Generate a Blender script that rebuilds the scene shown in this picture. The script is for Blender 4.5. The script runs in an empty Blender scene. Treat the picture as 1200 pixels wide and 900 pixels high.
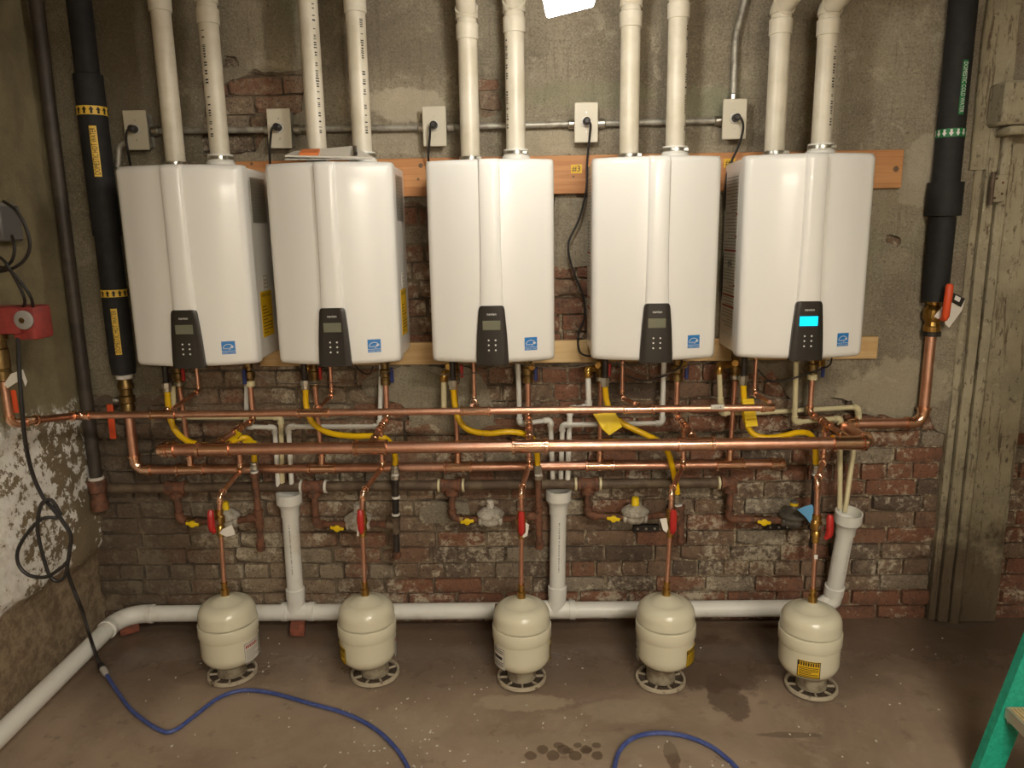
import bpy, bmesh, math, random
from mathutils import Vector, Matrix, noise
S = bpy.context.scene
COL = S.collection
V = Vector
PI = math.pi
rnd = random.Random(7)

# ------------------------------------------------------------------ camera, light, exposure
F, PITCH, ROLL, YAW, DIST, HGT = 883.0, .2023, -.0162, -.0201, 3.001, 1.6586
fw = V((math.sin(YAW)*math.cos(PITCH), math.cos(YAW)*math.cos(PITCH), -math.sin(PITCH)))
rt0 = V((math.cos(YAW), -math.sin(YAW), 0))
up0 = rt0.cross(fw)
RT = math.cos(ROLL)*rt0 + math.sin(ROLL)*up0
UP = -math.sin(ROLL)*rt0 + math.cos(ROLL)*up0
EYE = V((0, -DIST, HGT))
cam = bpy.data.cameras.new('camera')
cam.sensor_width = 36; cam.sensor_fit = 'HORIZONTAL'; cam.lens = F/1200*36
cam.clip_start = .02
camo = bpy.data.objects.new('camera', cam); COL.objects.link(camo)
mw = Matrix((RT, UP, -fw)).transposed().to_4x4(); mw.translation = EYE
camo.matrix_world = mw
S.camera = camo
vs = S.view_settings
vs.view_transform = 'Standard'; vs.look = 'None'; vs.gamma = 1; vs.use_curve_mapping = False
vs.exposure = 0.2
world = bpy.data.worlds.new('world'); S.world = world
world.use_nodes = True
world.node_tree.nodes['Background'].inputs[0].default_value = (1, .85, .68, 1)
world.node_tree.nodes['Background'].inputs[1].default_value = 0.05
LAMP_STRENGTH = 62.0       # diffuser of the hanging light in view
FILL_LAMP = 100.0           # diffusers of the two added fill lights behind the camera
S.cycles.max_bounces = 6
S.cycles.diffuse_bounces = 4
S.cycles.glossy_bounces = 4
S.cycles.caustics_reflective = False
S.cycles.caustics_refractive = False
S.cycles.sample_clamp_indirect = 4

def ray(u, v): return RT*((u-600)/F) + UP*((450-v)/F) + fw
def PY(u, v, y):
    d = ray(u, v); return EYE + d*((y-EYE.y)/d.y)
def PZ(u, v, z):
    d = ray(u, v); return EYE + d*((z-EYE.z)/d.z)
def PX(u, v, x):
    d = ray(u, v); return EYE + d*((x-EYE.x)/d.x)

# ------------------------------------------------------------------ materials
def lin(c):
    return tuple(((x/255)/12.92 if x/255 <= .04045 else ((x/255+.055)/1.055)**2.4) for x in c) + (1,)

class NT:
    def __init__(s, name):
        s.m = bpy.data.materials.new(name); s.m.use_nodes = True
        s.t = s.m.node_tree; s.b = s.t.nodes['Principled BSDF']
        s.geo = None
    def n(s, kind, **kw):
        nd = s.t.nodes.new(kind)
        for k, v in kw.items(): setattr(nd, k, v)
        return nd
    def l(s, a, b): s.t.links.new(a, b)
    def pos(s, scale=(1, 1, 1)):
        if s.geo is None: s.geo = s.n('ShaderNodeNewGeometry')
        mp = s.n('ShaderNodeMapping'); mp.inputs['Scale'].default_value = scale
        s.l(s.geo.outputs['Position'], mp.inputs['Vector'])
        return mp.outputs[0]
    def noise(s, scale, detail=4, rough=.6, vec=None, dist=0):
        t = s.n('ShaderNodeTexNoise'); t.inputs['Scale'].default_value = scale
        t.inputs['Detail'].default_value = detail; t.inputs['Roughness'].default_value = rough
        t.inputs['Distortion'].default_value = dist
        s.l(vec if vec is not None else s.pos(), t.inputs['Vector'])
        return t.outputs['Fac']
    def ramp(s, fac, a, b, smooth=True):
        r = s.n('ShaderNodeMapRange'); r.inputs['From Min'].default_value = a; r.inputs['From Max'].default_value = b
        r.interpolation_type = 'SMOOTHSTEP' if smooth else 'LINEAR'
        s.l(fac, r.inputs['Value']); return r.outputs[0]
    def mix(s, fac, a, b, mode='MIX'):
        m = s.n('ShaderNodeMix', data_type='RGBA', blend_type=mode)
        for sock, val in ((m.inputs[0], fac), (m.inputs[6], a), (m.inputs[7], b)):
            if isinstance(val, bpy.types.NodeSocket): s.l(val, sock)
            elif isinstance(val, (int, float)): sock.default_value = val
            else: sock.default_value = lin(val)
        return m.outputs[2]
    def math(s, op, a, b=0.0):
        m = s.n('ShaderNodeMath', operation=op)
        for i, val in enumerate((a, b)):
            if isinstance(val, bpy.types.NodeSocket): s.l(val, m.inputs[i])
            else: m.inputs[i].default_value = val
        return m.outputs[0]
    def color(s, c):
        if isinstance(c, bpy.types.NodeSocket): s.l(c, s.b.inputs['Base Color'])
        else: s.b.inputs['Base Color'].default_value = lin(c)
    def rough(s, r):
        if isinstance(r, bpy.types.NodeSocket): s.l(r, s.b.inputs['Roughness'])
        else: s.b.inputs['Roughness'].default_value = r
    def bump(s, h, strength=.5, dist=.01):
        b = s.n('ShaderNodeBump'); b.inputs['Strength'].default_value = strength; b.inputs['Distance'].default_value = dist
        s.l(h, b.inputs['Height']); s.l(b.outputs[0], s.b.inputs['Normal'])

def simple(name, c, rough=.5, metal=0, c2=None, nscale=20, lo=.4, hi=.65, bump=0, bscale=80, coat=0, spec=None, emit=None, es=0):
    t = NT(name)
    if c2 is not None:
        f = t.ramp(t.noise(nscale, 5), lo, hi)
        t.color(t.mix(f, c, c2))
    else: t.color(c)
    t.rough(rough); t.b.inputs['Metallic'].default_value = metal
    if coat: t.b.inputs['Coat Weight'].default_value = coat; t.b.inputs['Coat Roughness'].default_value = .08
    if spec is not None: t.b.inputs['Specular IOR Level'].default_value = spec
    if bump: t.bump(t.noise(bscale, 4), bump, .004)
    if emit: t.b.inputs['Emission Color'].default_value = lin(emit); t.b.inputs['Emission Strength'].default_value = es
    return t.m

ENAMEL = simple('white_enamel', (232, 230, 225), .26, coat=.12)
CASE = simple('grey_white_case', (205, 202, 194), .35)
PANELBLK = simple('dark_control_plastic', (42, 38, 34), .3)
LCD = simple('unlit_lcd', (112, 112, 94), .25)
LCDON = simple('lit_cyan_lcd', (0, 40, 60), .3, emit=(0, 205, 255), es=1.6)
WHITEINK = simple('white_ink', (225, 225, 220), .5)
BLACKINK = simple('black_ink', (28, 25, 22), .6)
GREYINK = simple('grey_ink', (140, 137, 130), .6)
REDINK = simple('red_ink', (150, 40, 35), .6)
BLUE = simple('blue_sticker', (38, 120, 190), .4)
YELLOW = simple('yellow_label', (222, 178, 20), .5)
HOTYEL = simple('yellow_pipe_marker', (232, 190, 70), .5)
LABELW = simple('white_paper_label', (214, 208, 196), .6)
LABELG = simple('grey_foil_label', (150, 146, 134), .4, .3)
PVCC = simple('cream_pvc', (214, 206, 188), .4, c2=(198, 189, 168), nscale=6)
PVCW = simple('white_pvc', (226, 224, 216), .38, c2=(205, 198, 184), nscale=9, lo=.5, hi=.8)
CPVC = simple('cream_cpvc', (212, 200, 160), .4)
def copper_mat(name, a, b, c, r0, r1):
    t = NT(name); n1 = t.noise(14, 6, .65); n2 = t.noise(70, 4)
    col = t.mix(t.ramp(n1, .35, .6), a, b); col = t.mix(t.ramp(n2, .6, .8), col, c)
    t.color(col); t.b.inputs['Metallic'].default_value = 1.0
    r = t.n('ShaderNodeMapRange'); r.inputs['To Min'].default_value = r0; r.inputs['To Max'].default_value = r1
    t.l(n1, r.inputs['Value']); t.rough(r.outputs[0]); return t.m
COPPER = copper_mat('copper_tube', (238, 190, 166), (222, 168, 142), (196, 138, 112), .26, .46)
COPPERF = copper_mat('copper_fitting', (246, 204, 176), (234, 184, 154), (206, 150, 120), .12, .26)
BRASS = copper_mat('brass', (206, 170, 96), (180, 142, 78), (130, 98, 52), .2, .38)
OLDBRASS = copper_mat('dull_brass', (150, 128, 86), (128, 104, 66), (96, 78, 50), .35, .5)
STEEL = simple('bright_steel', (196, 194, 186), .28, 1)
GALV = simple('galvanised_steel', (172, 168, 156), .45, .35, c2=(140, 134, 122), nscale=30)
IRON = simple('rusty_iron', (122, 80, 58), .7, .1, c2=(82, 58, 45), nscale=30, bump=.4, bscale=120)
DIRON = simple('grimy_iron_pipe', (86, 70, 56), .65, .2, c2=(110, 94, 74), nscale=18, bump=.3, bscale=100)
BLKPIPE = simple('black_pipe', (38, 34, 32), .45, .2, c2=(58, 50, 44), nscale=25)
WALLPIPE = simple('grey_black_pipe', (62, 56, 50), .55, .1, c2=(80, 70, 60), nscale=10)
FOAM = simple('black_foam', (26, 25, 25), .75, c2=(34, 32, 31), nscale=30, bump=.15, bscale=200)
HOSEY = simple('yellow_hose', (232, 184, 0), .4, c2=(205, 154, 4), nscale=30, lo=.55, hi=.75)
TAGY = simple('yellow_tag', (238, 202, 8), .5)
TANK = simple('tank_cream', (210, 204, 180), .26, coat=.2)
FLANGE = simple('dirty_pvc_flange', (176, 164, 142), .6, c2=(96, 78, 60), nscale=34, lo=.55, hi=.7)
FLCOL = simple('grimy_collar', (150, 140, 120), .6, c2=(112, 98, 80), nscale=26)
DIRT = simple('dark_dirt', (62, 50, 40), .9, c2=(86, 70, 56), nscale=60)
RED = simple('red_handle', (176, 38, 34), .4)
REDP = simple('red_pump_paint', (150, 58, 54), .45, c2=(128, 50, 46), nscale=20)
ORANGE = simple('orange_handle', (214, 78, 36), .45)
BLUEV = simple('blue_handle', (34, 48, 110), .45)
TAGW = simple('white_tag', (220, 214, 204), .6)
TAGB = simple('light_blue_tag', (104, 168, 214), .6)
GREEN = simple('green_pipe_marker', (24, 116, 62), .5)
BLACKC = simple('black_cable', (34, 30, 28), .5)
GREYC = simple('grey_cable', (110, 100, 88), .5)
BLUEC = simple('blue_cord_jacket', (58, 74, 134), .4, c2=(76, 90, 146), nscale=30)
PLATE = simple('ivory_steel_plate', (200, 192, 172), .45)
FIBRE = simple('green_fibreglass', (22, 150, 124), .4, c2=(40, 168, 140), nscale=60, bump=.2, bscale=300)
ALU = simple('ladder_aluminium', (206, 200, 186), .35, .6)
ORANGEP = simple('orange_print', (224, 128, 70), .6)
PAPER = simple('grey_paper', (196, 192, 184), .6, c2=(160, 158, 152), nscale=40)
DIFF = simple('lamp_diffuser', (255, 250, 240), .5, emit=(255, 250, 240), es=LAMP_STRENGTH)
DIFF2 = simple('fill_lamp_diffuser', (255, 245, 230), .5, emit=(255, 246, 228), es=FILL_LAMP)
LAMPW = simple('lamp_housing', (210, 205, 195), .5)

def wood(name, a, b, c, axis='x'):
    t = NT(name)
    sc = (1.2, 18, 22) if axis == 'x' else (22, 18, 1.2)
    n1 = t.noise(2.0, 6, .6, t.pos(sc), .6); n2 = t.noise(4, 3)
    col = t.mix(t.ramp(n1, .35, .65), a, b); col = t.mix(t.math('MULTIPLY', t.ramp(n2, .5, .75), .6), col, c)
    t.color(col); t.rough(.6); t.bump(n1, .15, .003); return t.m
PLY = wood('orange_board', (196, 142, 90), (176, 118, 70), (150, 92, 54))
PINE = wood('pale_pine', (214, 184, 134), (196, 160, 108), (176, 140, 92))
BLOCK = wood('brown_wood_block', (120, 92, 66), (100, 74, 52), (80, 58, 42), 'z')
def old_paint():
    t = NT('worn_green_grey_paint')
    st = t.noise(3, 8, .7, t.pos((14, 14, 1.6)), .4); n = t.noise(7, 7, .65); n3 = t.noise(28, 5, .7)
    col = t.mix(t.ramp(n, .35, .65), (166, 156, 130), (142, 133, 110))
    col = t.mix(t.ramp(st, .54, .64), col, (104, 90, 70))
    col = t.mix(t.math('MULTIPLY', t.ramp(n3, .58, .68), .5), col, (196, 186, 160))
    n5 = t.noise(55, 5, .7, t.pos((1, 1, .5)))
    col = t.mix(t.math('MULTIPLY', t.ramp(n5, .56, .66), .8), col, (78, 66, 50))
    sep = t.n('ShaderNodeSeparateXYZ'); t.l(t.pos(), sep.inputs[0])
    low = t.math('ADD', t.ramp(sep.outputs[2], .75, .1), t.math('MULTIPLY', t.math('SUBTRACT', n, .5), 1.6))
    col = t.mix(t.math('MULTIPLY', t.ramp(low, .4, .9), .8), col, (84, 68, 52))
    t.color(col); t.rough(.7); t.bump(t.math('ADD', st, n3), .4, .004); return t.m
OLDPAINT = old_paint()

def brick_mat():
    t = NT('old_brick')
    oi = t.n('ShaderNodeObjectInfo')
    r = oi.outputs['Random']
    sep = t.n('ShaderNodeSeparateXYZ'); t.l(t.pos(), sep.inputs[0])
    n1 = t.noise(9, 6, .7); n2 = t.noise(38, 6, .7); n3 = t.noise(2.2, 3); n4 = t.noise(120, 3, .6)
    col = t.mix(t.ramp(r, .22, .34), (132, 90, 68), (126, 102, 82))
    col = t.mix(t.ramp(r, .6, .7), col, (144, 131, 113))
    col = t.mix(t.ramp(r, .84, .9), col, (100, 84, 71))
    n5 = t.noise(4.5, 5, .65, dist=.6)
    col = t.mix(t.math('MULTIPLY', t.ramp(n1, .48, .68), .7), col, (88, 70, 58))
    left = t.ramp(sep.outputs[0], .9, -1.2)
    dust = t.math('ADD', t.math('MULTIPLY', left, .5), t.math('MULTIPLY', t.math('SUBTRACT', n3, .5), 2.0))
    dust = t.math('ADD', dust, t.math('MULTIPLY', t.math('SUBTRACT', n2, .5), 1.4))
    col = t.mix(t.math('MULTIPLY', t.ramp(dust, .1, .75), .75), col, (160, 144, 120))
    eff = t.math('ADD', n5, t.math('MULTIPLY', t.math('SUBTRACT', n2, .5), .9))
    col = t.mix(t.math('MULTIPLY', t.ramp(eff, .51, .71), .85), col, (200, 187, 164))
    col = t.mix(t.math('MULTIPLY', t.ramp(n4, .54, .68), .65), col, (58, 46, 38))
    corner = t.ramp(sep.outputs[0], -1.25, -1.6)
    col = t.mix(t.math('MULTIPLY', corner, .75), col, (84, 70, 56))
    t.color(col); t.rough(.88)
    t.bump(t.math('ADD', t.math('ADD', n2, n1), t.math('MULTIPLY', n4, .7)), 1.0, .010); return t.m
BRICK = brick_mat()
def mortar_mat():
    t = NT('old_mortar'); n1 = t.noise(7, 6, .7); n2 = t.noise(60, 5, .7)
    sep = t.n('ShaderNodeSeparateXYZ'); t.l(t.pos(), sep.inputs[0])
    col = t.mix(t.ramp(n1, .4, .62), (132, 116, 94), (84, 70, 58))
    col = t.mix(t.math('MULTIPLY', t.ramp(n2, .48, .66), t.ramp(sep.outputs[0], -.7, .7)), col, (196, 182, 154))
    t.color(col); t.rough(.95); t.bump(n2, .8, .006); return t.m
MORTAR = mortar_mat()
def plaster_mat():
    t = NT('old_plaster')
    n1 = t.noise(2.6, 6, .62); n2 = t.noise(9, 7, .68, dist=.5); n3 = t.noise(60, 6, .7)
    st = t.noise(3, 7, .7, t.pos((2, 2, 44))); dr = t.noise(4, 6, .65, t.pos((11, 11, .8)))
    sep = t.n('ShaderNodeSeparateXYZ'); t.l(t.pos(), sep.inputs[0])
    col = t.mix(t.ramp(n1, .35, .65), (160, 149, 128), (130, 120, 102))
    col = t.mix(t.math('MULTIPLY', t.ramp(st, .5, .7), .3), col, (108, 97, 80))
    col = t.mix(t.math('MULTIPLY', t.ramp(dr, .54, .7), .45), col, (96, 86, 70))
    col = t.mix(t.math('MULTIPLY', t.ramp(n2, .56, .66), .45), col, (192, 181, 158))
    g = t.noise(1.7, 4); col = t.mix(t.math('MULTIPLY', t.ramp(g, .54, .72), .45), col, (126, 130, 104))
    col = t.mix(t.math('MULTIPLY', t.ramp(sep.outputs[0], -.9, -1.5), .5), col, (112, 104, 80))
    col = t.mix(t.math('MULTIPLY', t.ramp(n3, .58, .72), .7), col, (80, 70, 58))
    n6 = t.noise(150, 4, .7); nd = t.noise(13, 5, .7)
    col = t.mix(t.math('MULTIPLY', t.ramp(n6, .5, .68), .5), col, (82, 72, 58))
    col = t.mix(t.math('MULTIPLY', t.ramp(n6, .46, .34), .35), col, (196, 186, 166))
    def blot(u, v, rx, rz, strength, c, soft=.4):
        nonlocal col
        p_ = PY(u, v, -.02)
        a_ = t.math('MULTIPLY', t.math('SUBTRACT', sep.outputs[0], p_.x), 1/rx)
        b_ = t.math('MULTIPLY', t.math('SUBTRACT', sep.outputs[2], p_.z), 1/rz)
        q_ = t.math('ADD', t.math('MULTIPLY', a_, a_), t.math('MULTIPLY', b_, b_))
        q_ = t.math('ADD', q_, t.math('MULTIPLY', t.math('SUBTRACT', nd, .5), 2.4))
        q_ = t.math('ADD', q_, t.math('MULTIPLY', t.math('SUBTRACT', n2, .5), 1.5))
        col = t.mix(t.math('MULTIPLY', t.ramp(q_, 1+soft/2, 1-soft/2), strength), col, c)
    blot(475, 122, .15, .06, .6, (196, 184, 160))
    blot(470, 165, .16, .05, .4, (188, 176, 152))
    blot(635, 168, .16, .05, .45, (192, 180, 156))
    blot(1085, 200, .10, .14, .5, (190, 180, 158))
    blot(1050, 455, .22, .12, .45, (196, 184, 158))
    blot(690, 110, .25, .05, .35, (136, 138, 108), .8)
    blot(830, 120, .14, .06, .35, (150, 156, 126), .8)
    blot(165, 75, .18, .35, .5, (104, 92, 74), .9)
    blot(440, 50, .3, .12, .4, (112, 101, 84), .9)
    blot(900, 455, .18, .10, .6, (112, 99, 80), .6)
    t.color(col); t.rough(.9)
    t.bump(t.math('ADD', t.math('ADD', n3, t.math('MULTIPLY', n6, .8)), n2), .8, .007); return t.m
PLASTER = plaster_mat()
def leftwall_mat():
    t = NT('flaking_whitewash')
    n1 = t.noise(3.2, 7, .68, dist=.4); n2 = t.noise(22, 7, .72); n3 = t.noise(1.6, 4); n4 = t.noise(90, 4)
    sep = t.n('ShaderNodeSeparateXYZ'); t.l(t.pos(), sep.inputs[0]); z = sep.outputs[2]
    olive = t.mix(t.ramp(n1, .35, .65), (146, 134, 102), (122, 110, 84))
    white = t.mix(t.ramp(n2, .4, .65), (248, 245, 238), (222, 216, 204))
    grime = t.mix(n2, (112, 98, 76), (146, 130, 102))
    m = t.math('ADD', t.math('MULTIPLY', n1, .7), t.math('MULTIPLY', n2, .75))
    m = t.math('ADD', m, t.math('MULTIPLY', t.ramp(sep.outputs[1], -.75, .0), .09))
    lower = t.mix(t.ramp(m, .775, .80), white, grime)
    ze = t.math('ADD', z, t.math('MULTIPLY', t.math('SUBTRACT', n2, .5), .22))
    col = t.mix(t.ramp(ze, .97, 1.03), lower, olive)
    ye = t.math('ADD', sep.outputs[1], 0.0)
    foot = t.mix(t.ramp(n2, .38, .62), (118, 98, 76), (152, 134, 108))
    zf = t.math('ADD', z, t.math('MULTIPLY', t.math('SUBTRACT', n1, .5), .16))
    col = t.mix(t.ramp(zf, .37, .35), col, foot)
    t.color(col); t.rough(.9); t.bump(t.math('ADD', n2, n4), .5, .006); return t.m
LEFTWALL = leftwall_mat()
def floor_mat():
    t = NT('stained_concrete')
    n1 = t.noise(1.5, 5, .6, dist=.5); n2 = t.noise(6, 7, .68, dist=.4); n3 = t.noise(45, 6, .7); n4 = t.noise(14, 5, .6)
    sep = t.n('ShaderNodeSeparateXYZ'); t.l(t.pos(), sep.inputs[0])
    col = t.mix(t.ramp(n1, .35, .65), (160, 140, 120), (128, 109, 92))
    col = t.mix(t.math('MULTIPLY', t.ramp(n2, .5, .68), .6), col, (166, 150, 128))
    col = t.mix(t.math('MULTIPLY', t.ramp(n4, .58, .7), .4), col, (92, 77, 65))
    # damp strip along the wall
    d = t.math('ADD', sep.outputs[1], t.math('MULTIPLY', t.math('SUBTRACT', n2, .5), .7))
    col = t.mix(t.math('MULTIPLY', t.ramp(d, -.62, -.25), .7), col, (90, 73, 61))
    col = t.mix(t.math('MULTIPLY', t.ramp(n3, .64, .74), .6), col, (172, 158, 134))
    nd = t.noise(16, 5, .7)
    def blot(u, v, rx, ry, strength, c, soft=.5):
        nonlocal col
        p_ = PZ(u, v, 0)
        sx_ = t.math('MULTIPLY', t.math('SUBTRACT', sep.outputs[0], p_.x), 1/rx)
        sy_ = t.math('MULTIPLY', t.math('SUBTRACT', sep.outputs[1], p_.y), 1/ry)
        q_ = t.math('ADD', t.math('MULTIPLY', sx_, sx_), t.math('MULTIPLY', sy_, sy_))
        q_ = t.math('ADD', q_, t.math('MULTIPLY', t.math('SUBTRACT', nd, .5), 2.2))
        q_ = t.math('ADD', q_, t.math('MULTIPLY', t.math('SUBTRACT', n2, .5), 1.6))
        col = t.mix(t.math('MULTIPLY', t.ramp(q_, 1.0+soft/2, 1.0-soft/2), strength), col, c)
    blot(830, 775, .22, .20, .75, (84, 66, 54), .5)
    blot(850, 815, .07, .13, .7, (84, 66, 54), .4)
    blot(787, 884, .022, .07, .7, (88, 68, 52), .3)
    blot(610, 822, .17, .05, .6, (176, 160, 134), .5)
    blot(735, 832, .14, .07, .4, (170, 156, 132), .7)
    blot(470, 850, .16, .12, .35, (172, 156, 132), .8)
    blot(700, 870, .35, .06, .35, (160, 146, 122), .8)
    for k_ in range(7):
        blot(622+k_*13, 884-(k_ % 2)*7, .020, .022, .75, (86, 68, 52), .3)
    for k_ in range(5):
        blot(655+k_*11, 872+(k_ % 2)*6, .016, .014, .7, (86, 68, 52), .3)
    blot(925, 860, .10, .015, .5, (78, 62, 50), .5)
    t.color(col); t.rough(t.mix(t.ramp(d, -.6, -.2), (200, 200, 200), (120, 120, 120)))
    t.bump(t.math('ADD', n3, n2), .3, .004); return t.m
FLOORM = floor_mat()
STAIN = simple('dark_floor_stain', (92, 70, 52), .8)
CEILM = simple('dusty_ceiling', (120, 108, 90), .9, c2=(96, 86, 70), nscale=4)
PLAINWALL = simple('dusty_side_wall', (132, 118, 96), .9, c2=(110, 98, 80), nscale=4)

# ------------------------------------------------------------------ mesh builder
def wloc(o):
    p = V((0, 0, 0))
    while o is not None:
        p = p + o.location; o = o.parent
    return p

class MB:
    def __init__(s): s.v = []; s.f = []
    def add(s, vs_, fs_):
        b = len(s.v); s.v += [V(x) for x in vs_]; s.f += [tuple(i+b for i in f) for f in fs_]; return s
    def ring_sweep(s, rings, caps=True, closed=False):
        n = len(rings[0]); b = len(s.v)
        for r in rings: s.v += r
        m = len(rings)
        for i in range(m if closed else m-1):
            i2 = (i+1) % m
            for j in range(n):
                s.f.append((b+i*n+j, b+i*n+(j+1) % n, b+i2*n+(j+1) % n, b+i2*n+j))
        if caps and not closed:
            s.f.append(tuple(b+j for j in reversed(range(n))))
            s.f.append(tuple(b+(m-1)*n+j for j in range(n)))
        return s
    def tube(s, path, r, n=12, caps=True, closed=False):
        path = [V(p) for p in path]; m = len(path)
        rr = r if isinstance(r, (list, tuple)) else [r]*m
        rings = []; t0 = None; nx = None
        for i, p in enumerate(path):
            if closed: t = path[(i+1) % m]-path[i-1]
            else: t = path[min(i+1, m-1)]-path[max(i-1, 0)]
            if t.length < 1e-9: t = t0.copy() if t0 else V((0, 0, 1))
            t.normalize()
            if nx is None:
                a = V((0, 0, 1)) if abs(t.z) < .9 else V((0, 1, 0))
                nx = (a - t*a.dot(t)).normalized()
            else:
                q = t0.rotation_difference(t); nx = q @ nx; nx = (nx - t*nx.dot(t)).normalized()
            ny = t.cross(nx); t0 = t
            rings.append([p + (nx*math.cos(2*PI*k/n) + ny*math.sin(2*PI*k/n))*rr[i] for k in range(n)])
        return s.ring_sweep(rings, caps, closed)
    def lathe(s, prof, o, axis=(0, 0, 1), n=20, caps=True):
        ax = V(axis).normalized(); a = V((0, 1, 0)) if abs(ax.y) < .9 else V((1, 0, 0))
        e1 = (a - ax*a.dot(ax)).normalized(); e2 = ax.cross(e1); o = V(o)
        rings = [[o + ax*h + (e1*math.cos(2*PI*k/n)+e2*math.sin(2*PI*k/n))*r for k in range(n)] for r, h in prof]
        return s.ring_sweep(rings, caps)
    def box(s, c, size, bev=0, rot=None, seg=1):
        bm = bmesh.new(); bmesh.ops.create_cube(bm, size=1)
        for v in bm.verts: v.co = V((v.co.x*size[0], v.co.y*size[1], v.co.z*size[2]))
        if bev: bmesh.ops.bevel(bm, geom=bm.edges[:], offset=bev, segments=seg, affect='EDGES', profile=.5)
        R = rot if rot is not None else Matrix.Identity(3)
        bm.verts.index_update()
        s.add([R @ v.co + V(c) for v in bm.verts], [[v.index for v in f.verts] for f in bm.faces])
        bm.free(); return s
    def prism(s, poly, fn, d0, d1):
        """poly of (a,b); fn(a,b,d) -> point"""
        n = len(poly); vs_ = [fn(a, b, d0) for a, b in poly] + [fn(a, b, d1) for a, b in poly]
        fs_ = [tuple(range(n)), tuple(reversed(range(n, 2*n)))] + [((i+1) % n, i, n+i, n+(i+1) % n) for i in range(n)]
        return s.add(vs_, fs_)
    def text(s, txt, size, fn, align='CENTER'):
        vs_, fs_ = text_geo(txt, size, align)
        return s.add([fn(x, y) for x, y in vs_], fs_)
    def build(s, name, mat, parent=None, label=None, sharp=38, smooth=True):
        me = bpy.data.meshes.new(name)
        if parent is not None: off = wloc(parent); loc = V((0, 0, 0))
        else:
            xs = [v.x for v in s.v]; ys = [v.y for v in s.v]; zs = [v.z for v in s.v]
            loc = V(((min(xs)+max(xs))/2, (min(ys)+max(ys))/2, min(zs))); off = loc
        me.from_pydata([tuple(v-off) for v in s.v], [], s.f)
        bm = bmesh.new(); bm.from_mesh(me); bmesh.ops.recalc_face_normals(bm, faces=bm.faces[:]); bm.to_mesh(me); bm.free()
        if smooth:
            me.polygons.foreach_set('use_smooth', [True]*len(me.polygons))
            me.set_sharp_from_angle(angle=math.radians(sharp))
        me.materials.append(mat)
        o = bpy.data.objects.new(name, me); COL.objects.link(o)
        o.location = loc
        if parent is not None: o.parent = parent
        if label: o['label'] = label
        return o

_tc = {}
def text_geo(txt, size, align):
    key = (txt, align)
    if key not in _tc:
        cu = bpy.data.curves.new('text', 'FONT'); cu.body = txt; cu.size = 1; cu.align_x = align; cu.align_y = 'CENTER'
        cu.resolution_u = 2; cu.fill_mode = 'FRONT'
        ob = bpy.data.objects.new('text', cu); COL.objects.link(ob)
        dg = bpy.context.evaluated_depsgraph_get(); dg.update()
        me = bpy.data.meshes.new_from_object(ob.evaluated_get(dg))
        _tc[key] = ([(v.co.x, v.co.y) for v in me.vertices], [tuple(p.vertices) for p in me.polygons])
        bpy.data.objects.remove(ob); bpy.data.curves.remove(cu); bpy.data.meshes.remove(me)
    vs_, fs_ = _tc[key]
    return [(x*size, y*size) for x, y in vs_], fs_

def tag(o, label, cat, group=None, kind=None):
    if label: o['label'] = label
    if cat: o['category'] = cat
    if group: o['group'] = group
    if kind: o['kind'] = kind
    return o
def thing(name, label, cat, loc, group=None):
    o = bpy.data.objects.new(name, None); COL.objects.link(o); o.empty_display_size = .05
    o.location = V(loc); return tag(o, label, cat, group)
def struct(name, mb, mat, label=None, **k):
    o = mb.build(name, mat, None, **k); o['kind'] = 'structure'
    if label: o['label'] = label
    return o
def dup(root, loc, rotz=0, label=None):
    r = root.copy(); COL.objects.link(r); r.location = loc; r.rotation_euler = (0, 0, rotz)
    if label: r['label'] = label
    for ch in list(root.children):
        c = ch.copy(); COL.objects.link(c); c.parent = r
        for g in list(ch.children):
            d = g.copy(); COL.objects.link(d); d.parent = c
    return r
def catmull(pts, per=6):
    pts = [V(p) for p in pts]; q = [pts[0]*2-pts[1]] + pts + [pts[-1]*2-pts[-2]]; out = []
    for i in range(1, len(q)-2):
        for k in range(per):
            t = k/per; a, b, c, d = q[i-1:i+3]
            out.append(.5*((2*b)+(c-a)*t+(2*a-5*b+4*c-d)*t*t+(3*b-a-3*c+d)*t**3))
    out.append(pts[-1]); return out

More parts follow.
